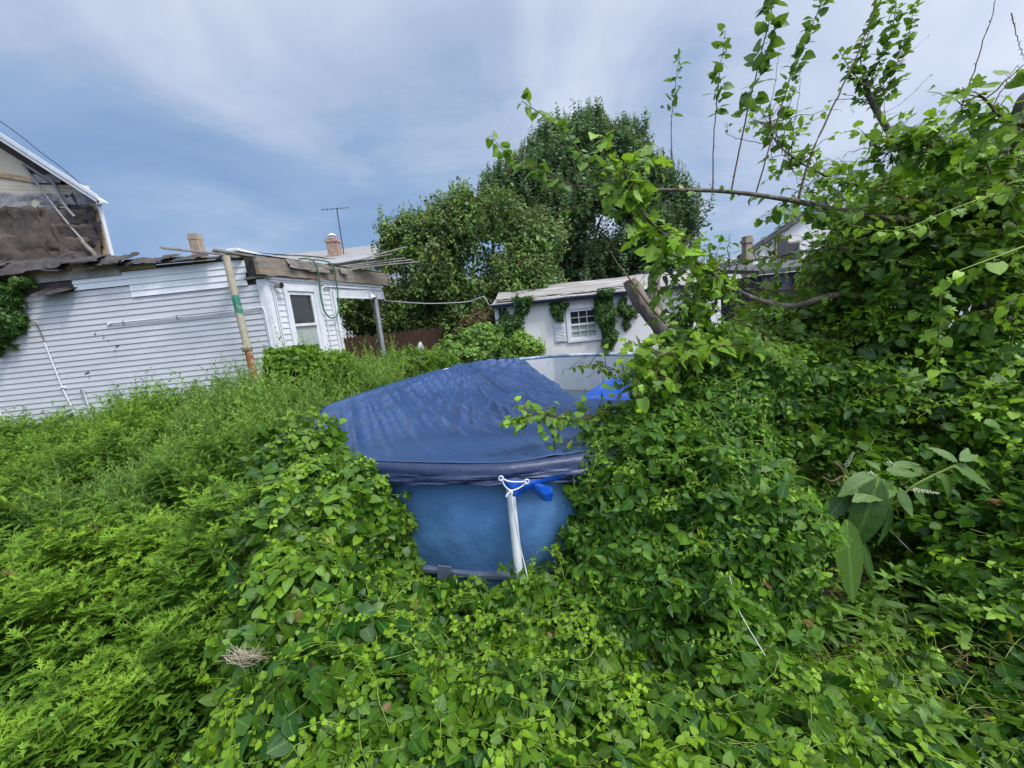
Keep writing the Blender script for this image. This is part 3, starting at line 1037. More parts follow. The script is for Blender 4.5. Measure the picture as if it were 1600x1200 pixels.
# conduits and small pipes on the long wall
mb = MB()
mb.tube(smoothpath([(-7.34, WY - 0.03, 2.565), (-7.1, WY - 0.04, 2.565), (-6.2, WY - .04, 2.558), (-5.7, WY - .04, 2.535), (-5.0, WY - .04, 2.55), (-4.5, WY - .04, 2.57), (-4.44, WY - .045, 2.555)], 30), 0.013, M_CONDUIT, 6)
mb.tube([(-4.44, WY - .045, 2.56), (-4.42, WY - .045, 2.5), (-4.42, WY - .045, 0.4)], 0.013, M_CONDUIT, 6)
for x, z in ((-7.05, 2.56), (-6.05, 2.555)):
    mb.tube([(x, WY - 0.02, z - 0.05), (x + .01, WY - 0.06, z), (x, WY - 0.02, z + 0.03)], 0.006, M_BLACK, 5)
mb.tube([(-7.34, WY - .01, 2.565), (-7.30, WY - .05, 2.565)], 0.025, M_CONDUIT, 8)
mb.build('wall_conduit', house, smooth=True)
mb = MB()
mb.tube(smoothpath([(-8.72, WY - .03, 2.735), (-8.62, WY - .04, 2.70), (-8.57, WY - .035, 2.36)], 12), 0.008, M_DSTEM, 5)
mb.tube([(-8.574, WY - .035, 2.35), (-8.50, WY - .035, 1.49)], 0.015, M_CONDUIT, 7)
mb.tube([(-8.52, WY - .035, 1.47), (-8.47, WY - .035, 1.49)], 0.028, M_CONDUIT, 7)
mb.tube([(-8.50, WY - .035, 1.48), (-8.37, WY - .035, 0.7)], 0.015, M_CONDUIT, 7)
mb.build('drain_pipe', house, smooth=True)
mb = MB()
mb.tube([(-8.12, WY - .035, 1.38), (-8.11, WY - .035, 0.6)], 0.017, M_CONDUIT, 7)
mb.tube(smoothpath([(-8.15, WY - .05, 1.22), (-8.17, WY - .05, 1.36), (-8.12, WY - .05, 1.41), (-8.09, WY - .05, 1.34)], 12), 0.01, M_STEEL, 6)
mb.build('drain_pipe', house, smooth=True)
mb = MB()
mb.tube([(-9.83, WY - .035, 1.27), (-9.68, WY - .035, 0.6)], 0.015, M_CONDUIT, 7)
mb.build('drain_pipe', house, smooth=True)

# standing pole in front of the wall
pole = empty('pole', (-4.60, 7.08, 0), 'tan painted iron pole with peeled green patch and rusty collar before the siding', 'pole')
mb = MB()
pt = at(353, 400, 7.08)
mb.tube([(-4.575, 7.08, 0), (-4.56, 7.08, 1.3), (float(pt[0]), 7.08, float(pt[2]))], [0.062, 0.061, 0.058], M_POLE, 14)
mb.build('shaft', pole, smooth=True)
mb = MB()
mb.tube([(-4.58, 7.08, z) for z in (1.80, 1.815, 1.87, 1.885, 1.90)], [0.066, 0.084, 0.084, 0.092, 0.064], M_POLE, 14)
mb.build('collar', pole, smooth=True)

# loose boards
def board(p, q, w, t, label, group='loose boards lying on the annex roof', material=M_LATH):
    mb = MB()
    p, q = np.array(p), np.array(q)
    mb.plank(p, q, w, t, material)
    o = mb.build('loose_board', None, bevel=0.004)
    return tag(o, label, 'board', group)


board(at(253, 387, 7.0), at(352, 398, 7.12), 0.11, 0.035, 'long grey board jutting left past the top of the tan pole')
board(at(333, 391, 7.08), at(395, 401, 7.5), 0.13, 0.035, 'short grey board lying across the top of the tan pole', material=M_WOOD)
board(at(345, 401, 7.2), at(440, 404, 8.6), 0.10, 0.03, 'thin dark board lying flat behind the tan pole', material=M_WOOD)
lath = [((500, 416, 9.6), (612, 397, 11.0), 'uppermost grey lath, broken end pointing at the trees'),
        ((556, 407, 9.9), (633, 386, 11.2), 'grey lath tilted up steeper than the others'),
        ((505, 420, 9.7), (632, 403, 11.2), 'grey lath second from the top of the level fan'),
        ((520, 420, 9.8), (642, 406, 11.3), 'grey lath in the middle of the level fan'),
        ((528, 421, 9.9), (655, 409, 11.4), 'longest grey lath of the fan, reaching farthest towards the trees'),
        ((545, 422, 10.0), (618, 412, 11.0), 'lowest short grey lath resting on the fascia end')]
for p, q, l in lath:
    board(at(*p), at(*q), 0.085, 0.022, l, 'laths fanned out over the porch')

# dark sheet of metal on the roof and the hose
o = crumple('metal_sheet', None, at(468, 403, 9.3) + np.array([0, 0, .04]), at(520, 407, 9.3) - at(440, 402, 9.3), (0.15, 0.9, 0.06), (0, 0, 1), M_DARKMETAL, 0.03, 2.2, edge=0.1)
tag(o, 'dark warped sheet of metal lying on the annex roof edge', 'metal sheet')
mb = MB()
hp = [P0 + e2 * s + n2v * d + up * z for s, d, z in ((0.95, .02, 3.53), (1.08, .18, 3.52), (1.19, .22, 3.40), (1.24, .2, 3.12), (1.25, .15, 2.85), (1.28, .13, 2.55), (1.38, .13, 2.36), (1.52, .12, 2.30), (1.68, .12, 2.34), (1.80, .13, 2.5), (1.845, .14, 2.8), (1.82, .17, 3.1), (1.77, .22, 3.36), (1.66, .2, 3.5), (1.5, .1, 3.55), (1.3, 0, 3.55))]
mb.tube(smoothpath(hp, 90), 0.016, M_HOSE, 8)
o = mb.build('garden_hose', smooth=True)
tag(o, 'green garden hose looped down over the fascia beside the window', 'hose')

# ------------------------------------------------------------------ gabled main house, upper left
gy = 10.0
gh = empty('gable_house', (-10, gy + 2, 0), 'taller house with white roof edge and torn brown felt paper on its gable', 'house')
sl0 = (5.488 - 7.283) / (-8.745 + 10.876)          # rake slope


def rake(x, off=0.0):
    return 5.488 + (x + 8.745) * sl0 + off


mb = MB()
mb.poly([(-15, gy, 0), (-9.19, gy, 0), (-9.19, gy, rake(-9.19, -.2)), (-15, gy, rake(-15, -.2))], M_FELT)
gd = np.array([-.72, .69, 0]) * 7
mb.poly([np.array(q) for q in ((-9.19, gy, 0),)] + [np.array([-9.19, gy, 0]) + gd, np.array([-9.19, gy, rake(-9.19, -.2)]) + gd, np.array([-9.19, gy, rake(-9.19, -.2)])], M_FELT)
mb.build('wall', gh)
mb = MB()
mb.grid([[(-15, gy - .40, rake(-15, .03)), (-8.74, gy - .40, rake(-8.74, .03))], [np.array([-15, gy, rake(-15, .03)]) + gd, np.array([-8.74, gy - .4, rake(-8.74, .03)]) + gd]], M_SHINGLE)
mb.build('roof', gh)
mb = MB()
mb.obox((-15, gy - .42, rake(-15, -.16)), (15 - 8.74, 0, rake(-8.74) - rake(-15)), (0, 0.03, 0), (0, 0, 0.19), M_TRIM)
mb.obox((-15, gy - .445, rake(-15, -.055)), (15 - 8.74, 0, rake(-8.74) - rake(-15)), (0, 0.024, 0), (0, 0, 0.10), M_TRIM)
mb.build('rake_board', gh, bevel=0.004)
mb = MB()
mb.poly([(-15, gy - .39, rake(-15, -.15)), (-8.9, gy - .39, rake(-8.9, -.15)), (-8.9, gy, rake(-8.9, -.15)), (-15, gy, rake(-15, -.15))][::-1], M_TRIM)
mb.obox((-15, gy - .05, rake(-15, -.28)), (15 - 9.19, 0, rake(-9.19) - rake(-15)), (0, 0.045, 0), (0, 0, 0.12), M_TRIM)
mb.build('soffit', gh)
mb = MB()
mb.poly([(-12.5, gy - .02, 6.05), (-10.42, gy - .02, 6.03), (-10.42, gy - .02, 6.09), (-10.55, gy - .02, 6.50), (-12.5, gy - .02, rake(-12.5, -.55))], M_PALEPLY)
mb.build('sheathing_board', gh, label='pale bare plywood under the eaves')
mb = MB()
mb.obox((-12.5, gy - .06, 6.62), (2.05, 0, -0.56), (0, 0.035, 0), (0, 0, 0.11), M_SHEATH)
mb.build('bare_stud', gh, label='bare orange-brown stud under the plywood')
mb = MB()
mb.box((-9.33, gy - .04, 4.0), (-9.19, gy - .002, rake(-9.26, -.3)), M_SHEATH)
mb.build('bare_stud', gh, label='bare orange-brown stud')
mb = MB()
for i in range(7):
    za = 5.98 - i * 0.075
    mb.obox((-12.5, gy - .030, za + .28), (12.5 - 9.25 - .10 * i * 0, 0, -0.45), (0, 0.02, 0), (0, 0, 0.07), M_PALEPLY)
mb.build('lath_strip', gh)
for i, (x, z, w, h, m, am) in enumerate(((-11.3, 5.75, 2.4, .35, M_GREYRAG, .10), (-9.75, 5.62, 1.3, .22, M_GREYRAG, .08), (-10.1, 6.1, .7, .18, M_GREYRAG, .08), (-9.75, 5.35, .3, .75, M_BLACKFELT, .12), (-9.5, 5.25, .55, .4, M_BLACKFELT, .12), (-9.35, 4.8, .3, .6, M_BLACKFELT, .14), (-10.25, 5.0, 1.8, .9, M_FELT, .10), (-11.6, 5.1, 2.4, 1.1, M_FELT, .10), (-10.8, 4.5, 2.6, .8, M_FELT, .12), (-9.75, 4.6, .9, .9, M_FELT, .10), (-10.7, 4.12, .9, .35, M_GREYRAG, .12))):
    crumple('torn_felt', gh, (x, gy - .05 - .01 * i, z), (w, 0, -.12 * w), (0.08, 0, h), (0, -1, 0), m, am, 5.3 + i * 2.7, edge=0.7, fs=1.7)
mb = MB()
mb.tube(smoothpath([(-10.52, gy - .1, 6.45), (-10.25, gy - .13, 5.95), (-10.0, gy - .16, 5.45), (-9.75, gy - .18, 5.0), (-9.5, gy - .2, 4.6), (-9.35, gy - .2, 4.3)], 30), 0.022, M_GREYRAG, 6)
mb.tube(smoothpath([(-10.45, gy - .1, 6.42), (-10.1, gy - .15, 6.15), (-9.9, gy - .15, 5.98), (-9.82, gy - .17, 5.7), (-9.7, gy - .2, 5.4), (-9.58, gy - .2, 5.2)], 30), 0.03, M_GREYRAG, 5)
mb.tube(smoothpath([(-9.65, gy - .15, 4.75), (-9.5, gy - .2, 4.55), (-9.38, gy - .22, 4.4), (-9.3, gy - .2, 4.2)], 12), 0.05, M_BEAM, 5)
mb.build('hanging_strip', gh, smooth=True, label='torn strip of roofing hanging diagonally across the gable')
mb = MB()
mb.obox((-8.80, gy - .42, 5.33), (0.12, 0, 0), gd * .95, (0, 0, 0.09), M_TRIM)
mb.build('gutter', gh, bevel=0.01)
mb = MB()
mb.tube([(-8.86, gy - .30, 5.34), (-8.88, gy - .28, 5.0), (-8.93, gy - .25, 3.4)], 0.038, M_TRIM, 10)
mb.build('downspout', gh, smooth=True)
mb = MB()
mb.tube(smoothpath([(-9.05, gy - .2, 5.25), (-9.0, gy - .22, 5.0), (-8.95, gy - .25, 4.85), (-9.0, gy - .2, 4.75)], 14), 0.007, M_BLACK, 5)
mb.build('loose_wire', gh, smooth=True)
mb = MB()
mb.tube(smoothpath([at(-260, 10, 9.2), at(0, 189, 9.45), at(60, 235, 9.5), at(110, 273, 9.55), at(150, 312, 9.6)], 24), 0.009, M_BLACK, 5)
o = mb.build('overhead_wire', smooth=True)
tag(o, 'thin dark wire running down along the white roof edge', 'wire')

# ------------------------------------------------------------------ houses and chimneys beyond
hb = empty('far_house', (-9, 24, 0), 'pale house beyond the annex with a broad grey shingle roof', 'house')
zr0 = 5.95
r0, r1 = at(455, 402, 27), at(650, 371, 27)
zr = (r0[2] + r1[2]) / 2
mb = MB()
L, Rr = r0[0] - 3, r1[0] + 2.5
mb.grid([[(L, 21.4, zr0 - .25), (Rr, 21.4, zr0 - .25)], [(L, 27, zr), (Rr, 27, zr)], [(L, 32, zr0 - .3), (Rr, 32, zr0 - .3)]], M_SHINGLE)
mb.build('roof', hb)
mb = MB()
siding(mb, (0, 22, 0), (1, 0, 0), (0, -1, 0), L + .4, Rr - .4, 0, zr0 - .25, M_PAINTW, course=0.2)
mb.poly([(Rr - .4, 22, 0), (Rr - .4, 31.6, 0), (Rr - .4, 31.6, zr0 - .2), (Rr - .4, 27, zr - .05), (Rr - .4, 22, zr0 - .05)], M_PAINTW)
mb.poly([(L + .4, 22, 0), (L + .4, 31.6, 0), (L + .4, 31.6, zr0 - .2), (L + .4, 27, zr - .05), (L + .4, 22, zr0 - .05)], M_PAINTW)
mb.build('wall', hb)
mb = MB()
mb.box((L, 21.36, zr0 - .42), (Rr, 21.40, zr0 - .22), M_TRIM)
mb.build('fascia', hb)
for xx in (-6.3, -3.6):
    mb = MB()
    mb.box((xx, 21.9, 2.6), (xx + 1, 21.985, 4.1), M_TRIM)
    wq = mb.build('window', hb)
    mb = MB(); mb.box((xx + .08, 21.88, 2.68), (xx + .92, 21.898, 4.02), M_GLASS); mb.build('pane', wq)
ch = empty('chimney', at(525, 402, 23.2), 'red brick chimney with white metal cap on the grey shingle roof', 'chimney')
cx, cz = at(525, 405, 23.2)[0], at(525, 405, 23.2)[2]
zt = at(525, 372, 23.2)[2]
mb = MB()
mb.box((cx - .28, 22.92, cz - .6), (cx + .28, 23.48, zt - .22), M_BRICK)
mb.box((cx - .33, 22.87, zt - .22), (cx + .33, 23.53, zt - .1), M_BRICK)
mb.box((cx - .30, 22.90, zt - .1), (cx + .30, 23.50, zt - .02), M_BRICK)
mb.build('stack', ch)
mb = MB()
mb.box((cx - .40, 22.8, cz - .55), (cx + .40, 23.6, cz - .12), M_ROOFDK)
mb.build('flashing', ch)
mb = MB()
mb.tube([(cx, 23.2, zt - .02), (cx, 23.2, zt + .1)], 0.16, M_WHITEP, 12)
mb.tube([(cx, 23.2, zt + .13), (cx, 23.2, zt + .17), (cx, 23.2, zt + .28)], [0.24, 0.22, 0.04], M_WHITEP, 12)
for q in (-.12, .12):
    mb.tube([(cx + q, 23.2, zt + .08), (cx + q, 23.2, zt + .14)], 0.015, M_WHITEP, 5)
mb.build('cap', ch, smooth=True)
an = empty('tv_antenna', (cx + .25, 23.6, cz), 'thin rooftop television antenna standing behind the red brick chimney', 'antenna')
at_top = at(526, 326, 23.6)
mb = MB()
mb.tube([(cx + .33, 23.6, cz - .4), (float(at_top[0]), 23.6, float(at_top[2]))], 0.03, M_DARKMETAL, 6)
mb.build('mast', an)
mb = MB()
tx, tz = float(at_top[0]), float(at_top[2])
bd = np.array([0.92, 0.35, 0.08]); bd /= np.linalg.norm(bd)
pc = np.array([tx, 23.6, tz])
mb.tube([pc - bd * 0.8, pc + bd * 0.65], 0.018, M_DARKMETAL, 5)
cr2 = np.array([-0.35, 0.92, 0.12])
for t, l in ((-.75, .62), (-.5, .55), (-.25, .5), (0.05, .55), (.3, .42), (.55, .36)):
    mb.tube([pc + bd * t - cr2 * l, pc + bd * t + cr2 * l], 0.011, M_DARKMETAL, 4)
mb.build('boom', an)
# ridge with white cap left of it and the capless tan chimney
h2 = empty('neighbour_house', (-13, 24, 0), 'low grey shingle roof with a white ridge vent behind the tan pole', 'house')
q1, q2 = at(363, 391, 22), at(455, 405, 22)
mb = MB()
mb.grid([[(float(q1[0]) - 4, 22, float(q1[2]) - 1.5), (float(q1[0]) - 4, 30, float(q1[2]) - 1.5)], [(float(q1[0]), 22, float(q1[2])), (float(q1[0]), 30, float(q1[2]))], [(float(q2[0]), 22, float(q2[2])), (float(q2[0]), 30, float(q2[2]))], [(float(q2[0]) + 1, 22, float(q2[2]) - .3), (float(q2[0]) + 1, 30, float(q2[2]) - .3)]], M_SHINGLE)
mb.build('roof', h2)
mb = MB()
mb.poly([(float(q1[0]) - 3.9, 22.1, 0), (float(q2[0]) + .9, 22.1, 0), (float(q2[0]) + .9, 22.1, float(q2[2]) - .35), (float(q1[0]), 22.1, float(q1[2]) - .06), (float(q1[0]) - 3.9, 22.1, float(q1[2]) - 1.55)], M_PAINTW)
mb.build('wall', h2)
mb = MB()
mb.box((float(q1[0]) - .32, 21.95, float(q1[2]) - .06), (float(q1[0]) + .32, 24, float(q1[2]) + .09), M_TRIM)
mb.build('ridge_vent', h2, bevel=0.03)
q = at(308, 366, 20); qb = at(312, 402, 20)
mb = MB()
w = 0.20
mb.box((float(qb[0]) - w, 19.8, 4.8), (float(qb[0]) + w, 20.2, float(q[2])), M_BRICKTAN)
mb.box((float(qb[0]) - w * 1.06, 19.78, float(q[2]) - .25), (float(qb[0]) + w * 1.06, 20.22, float(q[2]) - .1), M_BRICKTAN)
o = mb.build('chimney')
tag(o, 'plain tan brick chimney rising behind the annex roof boards', 'chimney')
mb = MB()
z = float(qb[2]) - .3
mb.grid([[(-19, 19, z - .8), (-11.6, 19, z - .8)], [(-19, 22, z + .1), (-11.6, 22, z + .1)]], M_SHINGLE)
mb.box((-19, 19.2, 0), (-11.7, 21.9, z - .75), M_PAINTW)
o = mb.build('rear_house')
tag(o, 'low house under the plain tan chimney, mostly hidden by the annex roof', 'house')

# right background: white gabled house with chimney, slate-grey outbuilding, white block
wh = empty('gabled_house', (18, 26, 0), 'white gabled house with dark sloping roof edge seen through the branches', 'house')
ra, rb = at(1158, 398, 26), at(1290, 312, 26)
mb = MB()
mb.poly([(float(ra[0]), 26, 0), (float(rb[0]) + 6, 26, 0), (float(rb[0]) + 6, 26, float(rb[2]) - .1), (float(rb[0]), 26, float(rb[2]) - .1), (float(ra[0]), 26, float(ra[2]) - .1)], M_PAINTW)
mb.build('wall', wh)
mb = MB()
mb.obox((float(ra[0]) - .5, 25.6, float(ra[2]) - .45), (float(rb[0] - ra[0]) + .5, 0, float(rb[2] - ra[2]) + .35), (5.0, 6.2, 0), (0, 0, .35), M_ROOFDK)
mb.build('roof', wh)
for wx, wz in ((1222, 388), (1240, 395)):
    p = at(wx, wz, 25.9)
    mb = MB()
    mb.box((float(p[0]) - .4, 25.88, float(p[2]) - .7), (float(p[0]) + .4, 25.99, float(p[2]) + .7), M_TAN)
    wq = mb.build('window', wh)
    mb = MB(); mb.box((float(p[0]) - .3, 25.85, float(p[2]) - .6), (float(p[0]) + .3, 25.875, float(p[2]) + .6), M_GLASS); mb.build('pane', wq)
p = at(1168, 392, 25); pt = at(1168, 369, 25)
mb = MB()
mb.box((float(p[0]) - .19, 24.8, 0), (float(p[0]) + .19, 25.3, float(pt[2])), M_BRICKTAN)
mb.box((float(p[0]) - .24, 24.74, float(pt[2]) - .4), (float(p[0]) + .24, 25.36, float(pt[2]) - .2), M_BRICKTAN)
o = mb.build('chimney')
tag(o, 'small pale brick chimney in front of the white gabled house', 'chimney')
ow = empty('outbuilding', (9, 12.5, 0), 'slate grey outbuilding behind the thicket right of the garage', 'outbuilding')
a, b = at(1190, 430, 12), at(1420, 440, 12)
mb = MB()
mb.box((float(a[0]), 12, 0), (float(b[0]) + 3, 15, 2.35), M_GREYHOUSE)
mb.build('wall', ow)
mb = MB()
mb.obox((float(a[0]) - .2, 11.8, 2.36), (float(b[0] - a[0]) + 3.4, 0, 0), (0, 3.4, .4), (0, 0, .12), M_ROOFDK)
mb.build('roof', ow)
mb = MB()
p = at(1243, 470, 11.95)
mb.box((float(p[0]) - .06, 11.9, 0), (float(p[0]) + .06, 11.995, 2.3), M_NAVY)
mb.build('downspout', ow)
wb = empty('white_house', (10, 36, 0), 'white two-storey building in the distance behind the dark maple', 'house')
a, b = at(985, 412, 36), at(1165, 385, 36)
mb = MB()
siding(mb, (0, 36, 0), (1, 0, 0), (0, -1, 0), float(a[0]) - 8, float(b[0]) + 1, 0, float(b[2]) - 1.2, M_PAINTW, course=0.25)
mb.build('wall', wb)
mb = MB()
mb.box((float(a[0]) - 8.3, 35.7, float(b[2]) - 1.2), (float(b[0]) + 1.3, 40, float(b[2]) - .9), M_TRIM)
mb.build('roof', wb)
for i in range(6):
    xx = float(a[0]) - 3 + i * 2.1
    mb = MB(); mb.box((xx, 35.9, float(b[2]) - 3.6), (xx + 1, 35.98, float(b[2]) - 1.9), M_TRIM); wq = mb.build('window', wb)
    mb = MB(); mb.box((xx + .1, 35.87, float(b[2]) - 3.5), (xx + .9, 35.895, float(b[2]) - 2.0), M_GLASS); mb.build('pane', wq)

# ------------------------------------------------------------------ garage
gy = 11.5
ga = empty('garage', (3, 12.5, 0), 'low white block garage with navy gutter and ragged silvery flat roof', 'garage')
mb = MB()
wx0, wx1, wz0, wz1 = 1.80, 2.64, 1.07, 1.93
XL, XR = -0.28, 6.2
for (x0, x1, z0, z1) in ((XL, wx0, 0, 2.22), (wx1, XR, 0, 2.22), (wx0, wx1, 0, wz0), (wx0, wx1, wz1, 2.22)):
    mb.poly([(x0, gy, z0), (x1, gy, z0), (x1, gy, z1), (x0, gy, z1)], M_GARAGE)
mb.poly([(XL, gy, 0), (XL, gy, 2.22), (XL, gy + 5, 2.5), (XL, gy + 5, 0)], M_GARAGE)
# mortar cracks over and under the window
for pts in (((2.02, 1.94), (2.03, 2.1)), ((2.3, 1.94), (2.30, 2.12)), ((1.9, 2.08), (2.45, 2.10)), ((2.03, 1.04), (2.05, 0.8)), ((1.0, 1.6), (1.02, 1.2)), ((1.05, 1.2), (1.06, .9))):
    (xa, za), (xb, zb) = pts
    mb.obox((xa, gy - .004, za), (xb - xa, 0, zb - za), (0, .003, 0), (.006 if abs(xb - xa) < .1 else 0, 0, .006 if abs(xb - xa) >= .1 else 0), M_STEEL)
mb.build('wall', ga)
mb = MB()
G = []
for j, (yy, zz_) in enumerate(((gy - .22, 2.285), (gy - .05, 2.33), (gy + .8, 2.52), (gy + 2.2, 2.82), (gy + 5, 2.9))):
    G.append([(x, yy + .03 * mnoise.noise(Vector((x * 5, j, 0))), zz_ + .025 * mnoise.noise(Vector((x * 1.5, yy * 2, 3)))) for x in np.linspace(XL - .12 + .1 * j, XR + .2, 60)])
mb.grid(G, M_GARROOF)
mb.build('roof', ga)
for i, (x, yy, w) in enumerate(((0.4, gy + .05, 1.2), (1.6, gy + .25, 1.6), (2.6, gy + .15, 1.8), (0.2, gy + .3, .8), (3.6, gy + .5, 1.6))):
    crumple('roofing_strip', ga, (x, yy, 2.37 + .17 * (yy - gy)), (w, 0.1, 0.0), (0.05, 0.22, 0.03), (0, 0, 1), M_WOOD if i % 2 else M_GARROOF, 0.03, 20 + i, edge=0.5)
mb = MB()
mb.box((XL - .06, gy - .20, 2.19), (XR, gy - .002, 2.215), M_WOOD)
mb.build('soffit', ga)
mb = MB()
mb.box((XL - .05, gy - .235, 2.205), (XR, gy - .20, 2.25), M_NAVY)
mb.box((XL - .06, gy - .27, 2.235), (XR, gy - .235, 2.285), M_NAVY)
mb.build('gutter', ga, bevel=0.008)
mb = MB()
mb.tube([(-.14, gy - .06, 2.2), (-.1, gy - .05, 1.9), (-.08, gy - .05, 0.2)], 0.04, M_NAVY, 8)
mb.build('downspout', ga, smooth=True)
win = MB()
for (x0, x1, z0, z1) in ((wx0 - .07, wx0, wz0 - .08, wz1 + .08), (wx1, wx1 + .07, wz0 - .08, wz1 + .08), (wx0, wx1, wz1, wz1 + .08), (wx0, wx1, wz0 - .08, wz0)):
    win.box((x0, gy - .05, z0), (x1, gy + .03, z1), M_TRIM)
wo = win.build('window', ga, bevel=0.005)
w2 = MB()
for (x0, x1, z0, z1) in ((wx0, wx0 + .07, wz0, wz1), (wx1 - .07, wx1, wz0, wz1), (wx0 + .07, wx1 - .07, wz1 - .07, wz1), (wx0 + .07, wx1 - .07, wz0, wz0 + .06), (wx0 + .07, wx1 - .07, 1.46, 1.52)):
    w2.box((x0, gy - .02, z0), (x1, gy + .025, z1), M_WHITEP)
for i in (1, 2):
    x = wx0 + .07 + (wx1 - wx0 - .14) * i / 3
    w2.box((x - .009, gy - .012, wz0 + .06), (x + .009, gy + .02, 1.46), M_WHITEP)
    w2.box((x - .009, gy - .012, 1.52), (x + .009, gy + .02, wz1 - .07), M_WHITEP)
for z in (1.30, 1.69):
    w2.box((wx0 + .07, gy - .014, z - .009), (wx1 - .07, gy + .018, z + .009), M_WHITEP)
w2.build('sash', wo)
w3 = MB(); w3.poly([(wx0, gy + .022, 1.49), (wx1, gy + .022, 1.49), (wx1, gy + .022, wz1), (wx0, gy + .022, wz1)], M_GLASS); w3.build('pane', wo)
w3 = MB(); w3.poly([(wx0, gy + .022, wz0), (wx1, gy + .022, wz0), (wx1, gy + .022, 1.49), (wx0, gy + .022, 1.49)], M_BLIND); w3.build('pane', wo, label='lower pane with a pale blind behind it')
sh = MB()
sh.box((1.37, gy - .035, 1.04), (1.70, gy - .004, 1.99), M_TRIM)
for i in range(22):
    z = 1.07 + i * 0.041
    if abs(z - 1.55) < .03: continue
    sh.obox((1.41, gy - .055, z), (.25, 0, 0), (0, .02, .018), (0, -.004, .008), M_TRIM)
sh.build('shutter', ga)
# cable to the garage
mb = MB()
ca, cb_ = P0 + e2 * 3.95 + n2v * .1 + up * 2.70, np.array([-.42, gy - .2, 2.30])
cm = (ca + cb_) / 2
mb.tube(smoothpath([ca, ca + (cb_ - ca) * .3 - up * .03, cm - up * 0.02 + up * .0, ca + (cb_ - ca) * .8 + up * .06, np.array([-.62, gy - .2, 2.52]), np.array([-.50, gy - .2, 2.50]), np.array([-.42, gy - .2, 2.30])], 40), 0.018, M_STEEL, 6)
o = mb.build('power_cable', smooth=True)
tag(o, 'grey service cable strung from the porch header to the garage corner', 'cable')

# ------------------------------------------------------------------ stockade fence
fe = empty('stockade_fence', (-3.5, 13.6, 0), 'dark brown stockade fence under the trees between annex and garage', 'fence')
mb = MB()
x = -7.5
while x < 0.2:
    h = 1.78 + random.uniform(-.05, .05)
    mb.box((x, 13.55 + random.uniform(-.01, .01), 0), (x + .092, 13.575, h - .04), M_FENCE)
    mb.poly([(x, 13.56, h - .04), (x + .092, 13.56, h - .04), (x + .046, 13.56, h + .04)], M_FENCE)
    x += .1
mb.build('board_panel', fe)
for z in (0.4, 1.4):
    mb = MB(); mb.box((-7.5, 13.576, z), (.2, 13.63, z + .09), M_FENCE); mb.build('rail', fe)
for x in (-7.4, -5, -2.6, -.2):
    mb = MB(); mb.box((x, 13.631, 0), (x + .1, 13.73, 1.8), M_FENCE); mb.build('post', fe)
p = at(657, 541, 10.2)
pk = MB()
x, y, z = (float(c) for c in p)
pk.box((x - .055, y - .055, 0), (x + .055, y + .055, z - .06), M_TRIM)
pk.poly([(x - .075, y - .06, z - .06), (x + .075, y - .06, z - .06), (x + .02, y - .06, z + .10), (x, y - .06, z + .12), (x - .02, y - .06, z + .10)], M_TRIM)
pk.poly([(x + .075, y + .06, z - .06), (x - .075, y + .06, z - .06), (x - .02, y + .06, z + .10), (x, y + .06, z + .12), (x + .02, y + .06, z + .10)], M_TRIM)
pk.obox((x - .075, y - .06, z - .07), (.15, 0, 0), (0, .12, 0), (0, 0, .02), M_TRIM)
for sgn in (-1, 1):
    pk.poly([(x + sgn * .075, y - .06, z - .06), (x + sgn * .075, y + .06, z - .06), (x + sgn * .02, y + .06, z + .10), (x + sgn * .02, y - .06, z + .10)], M_TRIM)
o = pk.build('picket_post')
tag(o, 'white pointed picket tip poking out of the round bush', 'post')

# chain-link fence at the right, back of the thicket
cf_ = empty('chain_link_fence', (5.5, 7.2, 0), 'chain-link fence with rusty post half buried in the right thicket', 'fence')
mb = MB()
x0, x1, z0, z1 = 3.6, 9.0, 0.05, 1.35
pit = 0.075
k = int((x1 - x0) / pit) + int((z1 - z0) / pit)
for i in range(k):
    for s in (1, -1):
        a = x0 + i * pit - (z1 - z0) if s > 0 else x0 + i * pit
        b = a + s * (z1 - z0)
        pa, pb_ = np.array([a, 7.2 + .002 * s, z0]), np.array([b, 7.2 + .002 * s, z1])
        # clip to the fence length
        def clip(p, q):
            t0, t1 = 0.0, 1.0
            d = q[0] - p[0]
            for lim, sg in ((x0, 1), (x1, -1)):
                t = (lim - p[0]) / d
                if d * sg > 0: t0 = max(t0, t)
                else: t1 = min(t1, t)
            return (p + (q - p) * t0, p + (q - p) * t1) if t0 < t1 else None
        c = clip(pa, pb_)
        if c: mb.tube(c, 0.003, M_STEEL, 3, cap=False)
mb.build('mesh_panel', cf_)
mb = MB(); mb.tube([(x0, 7.2, z1), (x1, 7.2, z1)], 0.018, M_STEEL, 8); mb.build('top_rail', cf_, smooth=True)
for x in (4.68, 7.1, 9.0):
    mb = MB(); mb.tube([(x, 7.2, 0), (x, 7.2, 1.55)], 0.025, M_POLE if x < 5 else M_STEEL, 8); mb.build('post', cf_, smooth=True)
mb = MB()
p0, p1 = at(1225, 590, 9), at(1420, 640, 9)
mb.box((float(p0[0]), 9, 0), (float(p1[0]) + 2, 9.12, 1.35), M_PAINTW)
mb.box((float(p0[0]) - .03, 8.97, 1.35), (float(p1[0]) + 2.03, 9.15, 1.40), M_TRIM)
o = mb.build('yard_wall')
tag(o, 'low white wall glimpsed through gaps in the thicket behind the chain-link', 'wall')
# ------------------------------------------------------------------ swimming pool
RIMZ = 1.04
rimpts = [(-0.07, 2.27), (1.0, 2.45), (1.85, 3.05), (2.42, 4.1), (2.62, 5.5), (2.25, 6.95), (0.9, 8.05), (-0.95, 7.95), (-1.82, 6.4), (-2.30, 4.8), (-1.60, 3.0), (-0.98, 2.56)]
PC = np.array([0.15, 5.2])


